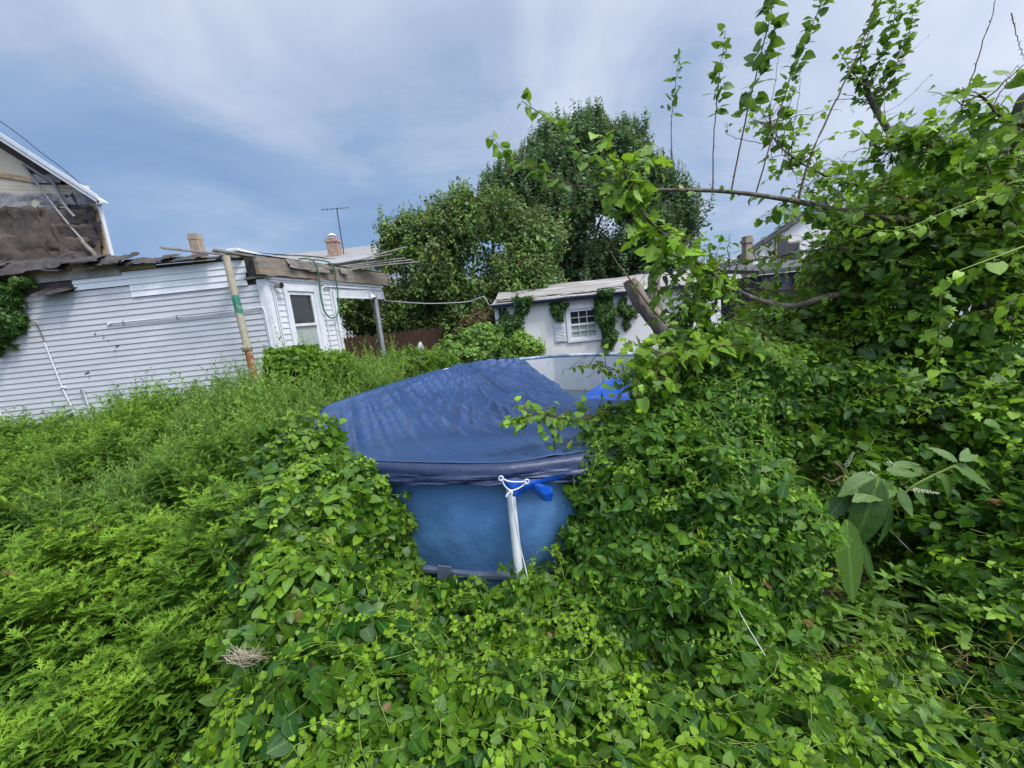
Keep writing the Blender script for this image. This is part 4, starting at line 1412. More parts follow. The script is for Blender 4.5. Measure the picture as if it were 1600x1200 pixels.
def rim_curve(n):
    P = [np.array(p) for p in rimpts]
    k = len(P)
    raw = []
    for i in range(k):
        a, b, c, d = P[i - 1], P[i], P[(i + 1) % k], P[(i + 2) % k]
        for t in np.linspace(0, 1, 40, endpoint=False):
            cr_ = 0.5 * (2 * b + (c - a) * t + (2 * a - 5 * b + 4 * c - d) * t * t + (3 * b - a - 3 * c + d) * t ** 3)
            raw.append(0.55 * cr_ + 0.45 * (b + (c - b) * t))
    raw = np.array(raw + [raw[0]])
    L = np.concatenate([[0], np.cumsum(np.linalg.norm(np.diff(raw, axis=0), axis=1))])
    s = np.linspace(0, L[-1], n, endpoint=False)
    return np.stack([np.interp(s, L, raw[:, 0]), np.interp(s, L, raw[:, 1])], 1)


NR = 420
RC = rim_curve(NR)
Rn = unit(RC - PC)
Tn = unit(np.roll(RC, -1, 0) - np.roll(RC, 1, 0))
On = np.stack([Tn[:, 1], -Tn[:, 0]], 1)
On = np.where(((On * Rn).sum(1) < 0)[:, None], -On, On)

pool = empty('swimming_pool', (PC[0], PC[1], 0), 'round above-ground pool of blue vinyl half swallowed by vines', 'pool')
mb = MB()
rows = []
for z in np.linspace(0, RIMZ - .02, 22):
    bul = 0.055 * math.sin(math.pi * min(1, max(0, (z - .25) / .8))) if z > .25 else 0.05 * math.sin(math.pi * z / .25)
    row = []
    for i in range(NR):
        w = 0.018 * mnoise.noise(Vector((RC[i][0] * 1.6, RC[i][1] * 1.6, z * 2.0))) + 0.012 * mnoise.noise(Vector((RC[i][0] * 6 + z * 3, RC[i][1] * 6, z * 5 - RC[i][0] * 3)))
        q = RC[i] + On[i] * (bul - 0.03 + w)
        row.append((q[0], q[1], z))
    rows.append(row)
mb.grid(rows, M_POOLWALL, closed=True)
mb.build('pool_wall', pool, smooth=True)
mb = MB()
mb.grid([[(q[0], q[1], z) for q in RC - On * 0.07] for z in (RIMZ - .02, 0.9, 0.6, 0.3)], M_LINER, closed=True)
mb.build('liner', pool, smooth=True)
mb = MB()
mb.poly([(q[0], q[1], 0.36) for q in RC - On * 0.07], M_WATER)
mb.build('water', pool)
mb = MB()
ring = [(q[0], q[1], RIMZ) for q in RC]
ring.append(ring[0]); ring.append(ring[1])
mb.tube(ring, 0.038, M_RAIL, 10, cap=False)
mb.build('top_rail', pool, smooth=True)
mb = MB()
ring = [(q[0], q[1], 0.262) for q in RC + On * 0.025]
G = [[(q[0] + o_[0] * d, q[1] + o_[1] * d, z) for q, o_ in zip(RC, On)] for d, z in ((-.03, .316), (0.03, .316), (0.03, .340), (-.03, .343))]
mb.grid(G, M_BELT, closed=True)
mb.build('belt', pool)
i0 = int(np.argmin(np.linalg.norm(RC - np.array([-.585, 2.44]), axis=1)))
tv = np.array([Tn[i0][0], Tn[i0][1], 0]); ov = np.array([On[i0][0], On[i0][1], 0])
if tv[0] < 0: tv = -tv
mb = MB()
mb.obox(np.array([RC[i0][0], RC[i0][1], .256]) + ov * .04 - tv * .04, tv * .10, ov * .012, np.array([.02, 0, .135]), M_BELT)
mb.build('belt_plate', pool, bevel=0.003)
for k_, p in enumerate(rimpts):
    if p[1] > 4.5 and k_ not in (9,): continue
    lo = 0 if k_ == 0 else -.055
    i = int(np.argmin(np.linalg.norm(RC - np.array(p), axis=1)))
    ov = np.array([On[i][0], On[i][1], 0])
    b0 = np.array([RC[i][0], RC[i][1], 0])
    if k_ == 0:
        b0 = b0 + np.array([0.0, 0, 0])
    mb = MB()
    mb.tube([b0 + ov * .16, b0 + ov * .115 + np.array([0, 0, .45]), b0 + ov * (.06 + lo) + np.array([0, 0, RIMZ - .05])], 0.0265, M_WHITEP, 14)
    mb.build('leg', pool, smooth=True)

# ------------------------------------------------------------------ tarp cover
A1, A2 = np.array([-.95, 8.25]), np.array([.25, 8.3])
NT = 640
TC = rim_curve(NT)


def tarp_extent(p):
    """how far the sheet reaches towards the rim: it has slipped off the right-hand side"""
    for e in np.linspace(1.0, 0.02, 99):
        q = PC + (p - PC) * e
        lim = np.interp(q[1], [2.2, 2.9, 3.3, 4.2, 5.5, 6.5, 7.6, 8.0, 9], [9, 2.6, 1.55, .95, .78, .66, .42, .25, .2])
        lim += .05 * mnoise.noise(Vector((q[1] * 2.2, 0, 5)))
        if q[0] <= lim: return e
    return 0.02


RT = 110
tm = MB()
rows = []
ext = [tarp_extent(p) for p in TC]
ext = [sum(ext[(i + k) % NT] for k in range(-3, 4)) / 7 for i in range(NT)]


def ridge(v, sharp=2.4):
    return max(0.0, 1 - abs(v) * sharp)


for j in range(RT + 1):
    t = (j / RT) ** .8
    row = []
    for i in range(NT):
        e_ = ext[i]
        slip = min(1, (1 - e_) * 3)
        q = PC + (TC[i] - PC) * t * e_
        rt = t * e_
        sag = 0.20 * (1 - rt ** 2.4)
        z = RIMZ + 0.045 - sag - slip * 0.10 * t ** 4
        d1 = np.linalg.norm(q - A1); d2 = np.linalg.norm(q - A2)
        f1 = math.atan2(q[0] - A1[0], A1[1] - q[1]); f2 = math.atan2(q[0] - A2[0], A2[1] - q[1])
        v = mnoise.noise
        w1 = ridge(v(Vector((f1 * 15, d1 * 0.10, 1.3))), 5)
        w2 = ridge(v(Vector((f1 * 34 + 9, d1 * 0.16, 6.1))), 4.5)
        w3 = ridge(v(Vector((f2 * 20, d2 * 0.12, 3.3))), 5)
        w4 = ridge(v(Vector(((q[0] + .42 * q[1]) * 4.2, (q[1] - .42 * q[0]) * .16, 8.8))), 5)
        w5 = ridge(v(Vector(((q[0] + .42 * q[1]) * 9, (q[1] - .42 * q[0]) * .25, 2.8))), 4.5)
        pa = max(0, v(Vector((q[0] * .7, q[1] * .5, 4))) + .3)
        pb = max(0, v(Vector((q[0] * .8 + 7, q[1] * .6, 9))) + .3)
        amp = 0.055 * min(1, 0.2 + 0.17 * d1)
        fade = min(1, (1 - t) * 7 + .10)
        big = 0.04 * v(Vector((q[0] * .8 + 3, q[1] * .8, 2)))
        gat = 0.045 * math.exp(-d1 / 1.1) * math.sin(f1 * 22) + 0.035 * math.exp(-d2 / .8) * math.sin(f2 * 20)
        # smooth shallow puddle by the near rim
        pud = math.exp(-(((q[0] - .35) / .9) ** 2 + ((q[1] - 2.95) / .35) ** 2))
        z += (amp * ((pa * 1.2 + .4) * w1 + pb * .7 * w2 + pa * .5 * w3 + (.3 + 1.3 * pb) * w4 + (.15 + .6 * pa) * w5) * (1 - pud) + big) * fade + gat
        row.append((q[0], q[1], z))
    rows.append(row)
tm.grid(rows, M_TARP, closed=True)
cover = tm.build('pool_cover', smooth=True)
tag(cover, 'navy blue tarp pulled tight over the swimming pool, wrinkled and sagging', 'tarp')
ss = cover.modifiers.new('thickness', 'SOLIDIFY'); ss.thickness = 0.003
# skirt folded down over the rim on the near and left sides
sk = MB()
rows = []
K = 26
ext = [(0, 1.0 if tarp_extent(p) < .97 else 0.0) for p in RC]
# order contiguous: find start after the gap
st = next(i for i in range(NR) if ext[i - 1][1] >= 0.5 and ext[i][1] < 0.5)
order = []
i = st
while ext[i % NR][1] < 0.5 and len(order) < NR:
    order.append(i % NR); i += 1
for j in range(K + 1):
    t = j / K
    row = []
    for i in order:
        x, y = RC[i]
        front = max(0, min(1, (4.6 - y) / 1.0))
        L = (0.062 + 0.045 * max(0, 1 - abs(x - .45) / .5) * (1 if y < 4 else 0) + 0.02 * mnoise.noise(Vector((x * 2, y * 2, 0)))) * (0.45 + 0.55 * front)
        fold = 0.030 * (mnoise.noise(Vector((x * 4 + t * 1.6, y * 4, t * 2.5))) + .8 * (0.5 - abs(mnoise.noise(Vector((x * 6 + t * 3, y * 6, t * 7))))) + .5 * (0.5 - abs(mnoise.noise(Vector((x * 14 - t * 4, y * 14, t * 9 + 4))))))
        # tight gathers at the tied corner
        dk = abs(x - .02)
        if y < 2.6: fold += 0.018 * math.exp(-dk / .22) * math.sin((x - .02) / (0.06 + t * .05) * 2.0) * t
        a = min(1, t / .22)
        out = 0.045 * math.sin(a * math.pi / 2) + (0.02 + fold) * t ** .5 + .012
        z = RIMZ + 0.045 - 0.05 * (1 - math.cos(a * math.pi / 2)) - L * max(0, (t - .15) / .85)
        q = RC[i] + On[i] * out
        row.append((q[0], q[1], z))
    rows.append(row)
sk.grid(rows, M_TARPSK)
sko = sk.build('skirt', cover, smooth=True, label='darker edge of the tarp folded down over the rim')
ss = sko.modifiers.new('thickness', 'SOLIDIFY'); ss.thickness = 0.003
# bright blue underside turned out at the tied corner
fl = MB()
def P_(x, y, d): return at(x, y, d)
def sheet(cols, material, amp=0.01, seed=0.0, n=14):
    """rows of guide points, smoothed and crumpled"""
    R_ = [smoothpath(c, n) for c in cols]
    k = min(len(r) for r in R_)
    R_ = [r[:k] for r in R_]
    out = []
    for a in range(k):
        out.append(smoothpath([r[a] for r in R_], n))
    G = [[p + np.array([0, -1, .3]) * amp * (mnoise.noise(Vector((p[0] * 22 + seed, p[2] * 9, seed))) + .5 * mnoise.noise(Vector((p[0] * 50, p[2] * 30 + seed, 2)))) for p in r] for r in out]
    fl.grid(G, material)
yk = 2.13
sheet([[P_(776, 746, yk), P_(806, 749, yk - .02), P_(836, 750, yk), P_(905, 734, yk + .12)], [P_(786, 757, yk - .01), P_(808, 758, yk - .03), P_(832, 757, yk - .01), P_(880, 748, yk + .10)], [P_(797, 773, yk - .01), P_(806, 776, yk - .03), P_(816, 772, yk - .01), P_(838, 757, yk + .02)]], M_TARPUNDER, 0.010, 1.0)
sheet([[P_(818, 757, yk), P_(838, 755, yk - .02), P_(862, 760, yk + .03)], [P_(832, 768, yk), P_(846, 770, yk - .015), P_(864, 772, yk + .03)], [P_(845, 780, yk + .01), P_(853, 783, yk + .01), P_(862, 784, yk + .04)]], M_TARPUNDER, 0.012, 5.0)
flo = fl.build('turned_corner', cover, smooth=True, label='bright blue underside of the tarp turned out at the tied corner')
fl = MB()
# slack bright blue fold along the right side, under the leaves
for sd, g3 in enumerate(([[at(905, 622, 4.9), at(960, 588, 5.2)], [at(955, 640, 4.3), at(1010, 600, 4.6)], [at(1005, 672, 3.8), at(1060, 628, 3.9)], [at(1060, 690, 3.3), at(1130, 640, 3.4)], [at(1110, 660, 3.0), at(1190, 590, 3.2)]],)):
    a_ = [smoothpath([c[0] for c in g3], 40), smoothpath([c[1] for c in g3], 40)]
    G = []
    for v in np.linspace(0, 1, 16):
        r = []
        for p, q in zip(*a_):
            s = p + (q - p) * v
            s = s + np.array([0, -.4, 1]) * (0.03 * math.sin(v * math.pi) + 0.06 * (.5 - abs(mnoise.noise(Vector((s[0] * 7, s[1] * 7, v * 2))))) + .04 * (.5 - abs(mnoise.noise(Vector((s[0] * 16, s[1] * 16, v * 3))))) - .04)
            r.append(s)
        G.append(r)
    fl.grid(G, M_TARPUNDER)
fl.build('turned_fold', cover, smooth=True, label='bright blue underside of the tarp bunched along the right rim')
# white cord
cordo = MB()
cp = lambda x, y, d=yk - .055: at(x, y, d)
for k_ in (cp(783, 747), cp(823, 752)):
    cordo.tube([k_ + np.array([math.cos(t) * .013, -.004, math.sin(t) * .013]) for t in np.linspace(0, 6.4, 14)], 0.0035, M_CORD, 6)
cordo.tube(smoothpath([cp(783, 747), cp(795, 752), cp(810, 753), cp(823, 752)], 20), 0.0042, M_CORD, 6)
cordo.tube(smoothpath([cp(784, 748), cp(788, 758), cp(797, 766), cp(808, 764), cp(818, 758), cp(823, 752)], 30), 0.0042, M_CORD, 6)
cordo.tube(smoothpath([cp(797, 766), cp(794, 772), cp(791, 777), cp(793, 772), cp(800, 768), cp(799, 775)], 24), 0.006, M_CORD, 6)
cordo.tube(smoothpath([cp(798, 768), cp(803, 800), cp(812, 850, 2.10), cp(828, 917, 2.05)], 24), 0.0036, M_CORD, 6)
cordo.tube(smoothpath([cp(800, 778), cp(807, 820), cp(815, 862, 2.08), cp(822, 890, 2.06)], 20), 0.0022, M_CORD, 5)
o = cordo.build('tie_cord', smooth=True)
tag(o, 'white cord knotted through the tarp eyelets and drawn down the pool leg', 'cord')
mb = MB()
mb.tube(smoothpath([at(1140, 900, 1.78), at(1153, 950, 1.70), at(1190, 1015, 1.55), at(1228, 1074, 1.42)], 20), 0.0019, M_CORD, 6)
mb.tube(smoothpath([at(1228, 1074, 1.42), at(1234, 1082, 1.40), at(1241, 1092, 1.38)], 8), 0.0019, M_CORD, 6)
o = mb.build('guy_line', smooth=True)
tag(o, 'white line stretched taut through the vines at lower right', 'cord')
mb = MB()
mb.tube(smoothpath([at(1372, 812, 2.35), at(1395, 833, 2.3), at(1424, 862, 2.25), at(1450, 884, 2.2), at(1500, 925, 2.1)], 20), 0.003, M_CORD, 6)
o = mb.build('thin_line', smooth=True)
tag(o, 'thin pale line slanting past the large pokeweed leaves', 'cord')

# ------------------------------------------------------------------ the pool-side vines
def vines(blobs, n, name, label, kind='stuff', tm=T_HEART, material=M_VINE, size=0.055, amp=0.06, wl=0.42, steps=11, step=0.042, seed=1, fill=1.0, tint=(-0.1, 0.40), boost=0.48, cat='vines', off=(-0.26, 0.045), bias=(0, 0, -0.22), mixin=None, runners=0, droop=0.3):
    F = Field(blobs, amp, wl, seed=seed)
    b = Buf()
    S = F.starts(n)
    Ps, Ns = F.strands(S, steps, step, off=off, bias=bias)
    k = len(Ps)
    if mixin is None:
        dress(b, Ps, Ns, tm, size, material, tint=tint, tipboost=boost, droop=droop, up=.45)
    else:
        # patches of a second species
        sel = np.array([mnoise.noise(Vector(tuple(p * 1.3 + seed))) for p in S]) > mixin[0]
        dress(b, Ps[~sel], Ns[~sel], tm, size, material, tint=tint, tipboost=boost, droop=droop, up=.45)
        dress(b, Ps[sel], Ns[sel], mixin[1], mixin[3], mixin[2], tint=tint, tipboost=boost, droop=droop, up=.45)
    nf = int(n * 9 * fill)
    F2 = F.starts(nf)
    shell_fill(b, F, F2, tm, size * .95, material, (0.0, 0.25))
    if runners:
        S = F.starts(runners)
        Ps, Ns = F.strands(S, 14, step * 0.8, off=(0.01, 0.07), bias=(0, 0, .05), wander=0.22, stiff=0.45)
        dress(b, Ps, Ns, tm, size * .5, material, tint=(0.42, 0.78), tipboost=0.3, skip=0.35, stem_r=0.0021)
    o = b.build(name)
    if kind: tag(o, label, cat, kind=kind)
    else: tag(o, label, cat)
    return o, F


front = [(-.05, 1.25, -.10, .95, .72, .50), (-.85, 1.45, -.02, .55, .55, .60), (.98, 1.18, -.22, .9, .54, .52), (-.55, 1.95, -.1, .55, .45, .42), (.15, 1.9, -.12, .8, .32, .44), (.05, 2.06, .02, .30, .13, .36), (-.42, 2.14, -.02, .3, .14, .26),
         (1.6, 1.15, -.25, .8, .58, .45), (0, .75, -.2, 1.2, .5, .55), (2.3, 1.35, -.3, .7, .6, .48), (-1.3, 1.1, -.1, .3, .4, .42)]
vines(front, 2600, 'vine_carpet', 'bright heart-leaved vines carpeting the ground in the foreground', size=0.056, amp=0.075, wl=0.4, seed=3, fill=.35, mixin=(0.22, T_ROUND, M_VINE, 0.05), runners=300)
leftm = [(-1.42, 2.48, .32, .62, .42, .86), (-1.22, 2.05, .15, .44, .50, .68), (-1.1, 1.75, 0.0, .42, .45, .62), (-1.75, 3.1, .3, .5, .6, .72), (-.80, 2.10, .0, .22, .25, .42), (-1.08, 2.36, .62, .24, .20, .46), (-1.55, 2.75, .8, .4, .3, .45)]
vines(leftm, 1700, 'vine_mound', 'mound of broad-leaved vines climbing over the left side of the pool', size=0.062, amp=0.10, wl=0.42, seed=5, fill=.4, mixin=(0.1, T_MULB2, M_MULB, 0.075), runners=150)
rightm = [(.78, 2.15, .22, .55, .42, .66), (1.08, 2.35, .45, .56, .5, .72),  (1.55, 3.05, .75, .58, .5, .82), (.98, 1.85, .1, .38, .34, .46), (2.35, 3.3, .62, .8, .7, .90), (.58, 2.26, .60, .30, .25, .42), (1.0, 2.5, .86, .42, .36, .48), (1.38, 2.75, 1.05, .5, .45, .52), (.42, 2.0, .05, .28, .16, .38), (.74, 2.45, .88, .30, .3, .44), (.46, 2.06, .34, .20, .13, .40), (1.10, 2.15, .28, .32, .4, .62)]
vines(rightm, 3300, 'vine_mound', 'tall mound of pointed-leaved vines burying the right side of the pool', size=0.062, amp=0.11, wl=0.45, seed=8, fill=.4, tm=T_OVATE, material=M_OVATE, mixin=(0.02, T_HEART, M_VINE, 0.056), runners=220)

vines([(1.72, 1.88, -.05, .55, .34, .13), (2.35, 1.95, -.05, .5, .35, .15), (.55, 1.75, -.05, .35, .2, .10)], 200, 'creeping_vine', 'sparse low vine creeping over the bare soil under the pokeweed', size=.05, amp=.04, wl=.3, seed=17, fill=.1, runners=20, bias=(0, 0, .02))

# the dark thicket on the right
thick = [(3.1, 3.8, .95, .85, .8, .95), (3.75, 3.5, 1.6, .95, .9, 1.05), (4.3, 3.0, 1.2, .85, 1.0, 1.30), (3.6, 2.75, .72, .75, .55, .70), (2.7, 3.0, .65, .55, .45, .62), (4.6, 3.9, 1.9, 1.1, 1.1, 1.1), (3.3, 2.25, .3, .6, .45, .50), (2.75, 2.05, .12, .5, .4, .36)]
FT = Field(thick, .20, .55, seed=21)
b = Buf()
S = FT.starts(2600)
Ps, Ns = FT.strands(S, 12, 0.05, off=(-.22, .06), bias=(-.05, -.05, -.15))
low = np.array([p[2] < 1.25 + .3 * mnoise.noise(Vector(tuple(p))) for p in S])
dress(b, Ps[low], Ns[low], T_ROUND, .058, M_OVATE, tint=(0.0, .4), tipboost=.5)
dress(b, Ps[~low], Ns[~low], T_MULB2, .085, M_MULB, tint=(.0, .45), tipboost=.5, pair=False)
sel = rng.random(len(Ps)) < .25
dress(b, Ps[sel] , Ns[sel], T_MULB, .10, M_MULB, tint=(.05, .5), tipboost=.45, pair=False)
shell_fill(b, FT, FT.starts(9000), T_ROUND, .075, M_OVATE, (0, .2), off=(-.45, -.1))
S = FT.starts(240)
Ps, Ns = FT.strands(S, 16, .05, off=(.02, .12), bias=(0, -.05, -.05), wander=.2, stiff=.4)
dress(b, Ps, Ns, T_OVATE, .045, M_VINE, tint=(.5, .8), tipboost=.3, skip=.3, stem_r=.0022)
o = b.build('thicket')
tag(o, 'dense dark thicket of mixed shrub and vine leaves filling the right side', 'thicket', kind='stuff')

# ground litter: straw, dead stalks
b = Buf()
n = 2600
P = np.stack([rng.uniform(-2.2, 3.6, n), rng.uniform(.9, 3.0, n), np.full(n, .03)], 1)
keep = (np.abs(P[:, 0] - .0) > 1.15) | (P[:, 1] > 2.0)
P = P[keep]
L = rng.uniform(.05, .22, (len(P), 1))
d = unit(np.concatenate([rng.normal(size=(len(P), 2)), rng.uniform(-.05, .35, (len(P), 1))], 1))
mid = P + d * L * .5 + rng.normal(size=P.shape) * .012
b.stems(np.stack([P, mid, P + d * L], 1), .0022, .0012, M_STRAW)
o = b.build('straw_litter')
tag(o, 'dry brown straw and dead stalks littering the soil between the vines', 'straw', kind='stuff')
b = Buf()
c0 = at(385, 1022, 1.52)
n = 46
t = rng.uniform(-1, 1, n)
p0 = c0 + np.stack([rng.normal(0, .024, n), rng.normal(0, .012, n), rng.normal(0, .011, n)], 1)
Q = [p0 + np.array([-.035, 0, .02]) + rng.normal(size=(n, 3)) * .006, p0 + np.array([-.02, -.015, .006]), p0 + np.array([.02, -.01, -.014]) + rng.normal(size=(n, 3)) * .005, p0 + np.array([.05, 0, -.008]) + rng.normal(size=(n, 3)) * .015]
Q = [q + rng.normal(size=(n, 3)) * .010 for q in Q]
b.stems(np.stack(Q, 1), .0014, .0006, weathered('pale_straw', (.30, .24, .16), (.50, .43, .32), 30, .9))
o = b.build('dry_grass_tuft')
tag(o, 'pale tuft of dead grass caught in the vines at lower left', 'dry grass')
mb = MB()
mb.tube(smoothpath([at(1352, 1008, 1.85), at(1375, 1003, 1.87), at(1395, 990, 1.9), at(1432, 982, 1.95)], 18), [.004 + .013 * min(1, i / 6) for i in range(len(smoothpath([(0, 0, 0)] * 1 + [(1, 0, 0), (2, 0, 0), (3, 0, 0)], 18)))], M_DSTEM, 8)
o = mb.build('dead_branch', smooth=True)
tag(o, 'reddish-brown dead branch lying on the bare soil at lower right', 'branch')


# ------------------------------------------------------------------ tall weeds on the left
ctrl = np.array([(-9.9, 7.2, 1.0), (-7.98, 7, 1.02), (-6.8, 7, 1.12), (-5.5, 6.9, 1.3), (-4.9, 7.0, 1.45), (-3.6, 6.9, 1.65), (-3.58, 5.2, 1.42), (-2.3, 4.2, 1.3), (-4.15, 4.5, .92), (-2.2, 3.4, 1.28), (-5.8, 5, .88), (-2.39, 1.8, .62), (-1.97, 1.3, .55), (-2.58, 2.6, .70), (-1.7, 2.7, 1.12), (-2.6, 3.3, .95), (-1.6, 1.2, .4), (-3.1, 6, 1.35), (-2.6, 8, 1.25), (-1.8, 9.3, 1.2), (-3.5, 2.6, .7), (-4.5, 3.4, .82)])


def wh_(x, y):
    d2 = (ctrl[:, 0] - x) ** 2 + (ctrl[:, 1] - y) ** 2 + .02
    w = d2 ** -1.6
    return float((w * ctrl[:, 2]).sum() / w.sum())


def stalk(b, base, h, tm, material, size, nleaf, lean, tint, angle=(0.15, 0.9), whorl=2.39996, taper=0.55, stem=M_STEM, tipboost=.5, low=.12, side=0):
    """one upright stem with spiralling leaves and optional side shoots"""
    base = np.array(base, float)
    az = rng.uniform(0, 6.28)
    lv = np.array([math.cos(az), math.sin(az), 0]) * lean
    t = np.linspace(0, 1, 7)
    P = base + np.outer(t, [0, 0, h]) + np.outer(t ** 2, lv * h) + rng.normal(size=(7, 3)) * .006
    b.stems(P, .0048 if h > .6 else .003, .0014, stem, 4)
    tl = np.sort(rng.uniform(low, 1.0, nleaf)) ** .85
    pos = np.stack([np.interp(tl, t, P[:, k]) for k in range(3)], 1)
    a = np.arange(nleaf) * whorl + rng.normal(size=nleaf) * .3
    el = angle[0] + (angle[1] - angle[0]) * tl ** 1.5 + rng.normal(size=nleaf) * .15
    tip = np.stack([np.cos(a) * np.cos(el), np.sin(a) * np.cos(el), np.sin(el)], 1)
    nr = np.stack([-np.cos(a) * np.sin(el), -np.sin(a) * np.sin(el), np.cos(el)], 1) + rng.normal(size=(nleaf, 3)) * .25
    sz = size * (0.55 + .75 * np.sin(np.pi * np.clip(tl * .85 + .1, 0, 1))) * (1 - taper * tl ** 3) * rng.uniform(.75, 1.2, nleaf)
    b.leaves(tm, pos, tip, nr, sz, tint + tipboost * tl ** 3 + rng.normal(size=nleaf) * .06, material)
    for _ in range(side):
        k = rng.uniform(.35, .85)
        q = np.array([np.interp(k, t, P[:, c]) for c in range(3)])
        aa = rng.uniform(0, 6.28)
        l = h * rng.uniform(.12, .26)
        d = np.array([math.cos(aa) * .75, math.sin(aa) * .75, .8])
        tt = np.linspace(0, 1, 4)
        Q = q + np.outer(tt, d * l) + np.outer(tt ** 2, [0, 0, l * .25])
        b.stems(Q, .0022, .001, stem, 3)
        m = 9
        tl2 = np.linspace(.15, 1, m)
        pos = np.stack([np.interp(tl2, tt, Q[:, c]) for c in range(3)], 1)
        a = np.arange(m) * whorl + rng.uniform(0, 6)
        el = .35 + .6 * tl2
        dirs = np.stack([np.cos(a) * np.cos(el), np.sin(a) * np.cos(el), np.sin(el)], 1) + d * .25
        b.leaves(tm, pos, dirs, np.array([0, 0, 1.0]) + rng.normal(size=(m, 3)) * .4, size * .6 * (1 - .45 * tl2), tint + .25 + tipboost * .6 * tl2, material)


mug, lan = Buf(), Buf()
cnt = 0
pts = []
tries = 0
while tries < 5200:
    tries += 1
    y = rng.uniform(1.05, 7.35)
    x = rng.uniform(-1.45 * y - .6, -1.0)
    # right edge: the vine mound and the pool
    if y < 2.2: xr = -1.45
    elif y < 3.4: xr = -1.5 - .35 * (y - 2.2)
    elif y < 4.8: xr = -1.92 - .36 * (y - 3.4)
    else: xr = -2.5 + .35 * (y - 4.8)
    if x > xr: continue
    if y > 6.6 and x > CX - .1 and x > -4.2 + .3 and y > 7.2: continue
    # thin gap of shade in front of the big mugwort clump
    gap = mnoise.noise(Vector((x * 1.5, y * 1.5, 11)))
    if math.hypot(x + 1.65, y - 1.25) < .36: continue
    if gap < -.2 or rng.random() > (.62 if y < 3.0 else .85): continue
    pts.append((x, y))
for (x, y) in pts:
    h = wh_(x, y) * (rng.uniform(.78, 1.1) + .42 * mnoise.noise(Vector((x * 1.5, y * 1.5, 5))))
    if rng.random() < .05: h *= 1.22
    nz = mnoise.noise(Vector((x * .7, y * .7, 3.0)))
    narrow = (x > -4.6 and y > 2.9 and nz > -.22) or (nz > .36 and y > 2.2)
    tn = .02 + .40 * mnoise.noise(Vector((x * 1.1, y * 1.1, 7))) + rng.uniform(-.08, .14)
    nl = int(24 + 26 * h)
    if y > 5.2: nl = int(nl * .7)
    if narrow:
        stalk(lan, (x, y, 0), h * 1.03, T_LANCE, M_LANCE, .10 if y < 4 else .145, int(nl * (1.6 if y < 4 else 1.1)), rng.uniform(0, .16), tn + .08, angle=(-.05, 1.0), side=3)
    else:
        stalk(mug, (x, y, 0), h, T_MUG, M_MUG, .145 if y < 3 else (.135 if y < 4.5 else .17), int(nl * (.9 if y < 4.5 else .75)), rng.uniform(0, .3), tn, angle=(-.2, .6), side=2 if y < 3 else 3, taper=.4, tipboost=.65)
# undergrowth leaves so the stand is not see-through
for bb, k in ((mug, 4000),):
    n = k
    y = rng.uniform(1.1, 7.2, n); x = -rng.uniform(1.5, 9.8, n) * (y / 7.2) ** .55
    P = np.stack([x, y, np.zeros(n)], 1)
    P[:, 2] = np.array([wh_(a, c) for a, c in zip(x, y)]) * rng.uniform(.08, .7, n)
    d = unit(rng.normal(size=(n, 3)) + np.array([0, -.2, -.1]))
    ok = (x < -1.6)
    bb.leaves(T_MUG, P[ok], d[ok], np.array([0, -.3, 1]) + rng.normal(size=(ok.sum(), 3)) * .4, rng.uniform(.06, .11, ok.sum()), rng.uniform(0, .2, ok.sum()), M_MUG)
o = mug.build('mugwort_weeds')
tag(o, 'dense waist-high stand of lobed-leaved weeds filling the left yard', 'weeds', kind='stuff')
o = lan.build('narrow_leaf_weeds')
tag(o, 'pale green narrow-leaved weeds massed between the annex and the pool', 'weeds', kind='stuff')
# individual stalks standing clear against the siding
tall = [(348, 566, 6.2, T_LANCE, 'feathery weed stalk standing left of the rusty pole against the siding'), (386, 570, 6.4, T_LANCE, 'feathery weed stalk directly in front of the rusty pole base'), (318, 600, 6.3, T_LANCE, 'shorter feathery weed stalk, leftmost of the tall ones by the pole'), (272, 618, 6.6, T_MUG, 'lobed-leaved weed poking above the stand, centre of the siding wall'), (205, 628, 6.8, T_MUG, 'lobed-leaved weed tip above the stand, beside the short drain pipe'), (450, 548, 6.0, T_LANCE, 'slender weed stalk before the corner board of the annex'), (606, 520, 9.6, T_MUG, 'weed stalk rising beside the foot of the porch post'), (575, 535, 9.4, T_MUG, 'weed stalk just left of the porch post foot')]
for px_, py_, d, tmp_, lb in tall:
    p = at(px_, py_, d)
    b = Buf()
    stalk(b, (p[0], p[1], 0), float(p[2]), tmp_, M_LANCE if tmp_ is T_LANCE else M_MUG, .11 if d < 8 else .14, 95 if tmp_ is T_LANCE else 50, .04, .2, angle=(0, 1.0), side=6)
    o = b.build('weed_stalk')
    tag(o, lb, 'weed', 'tall single weed stalks')

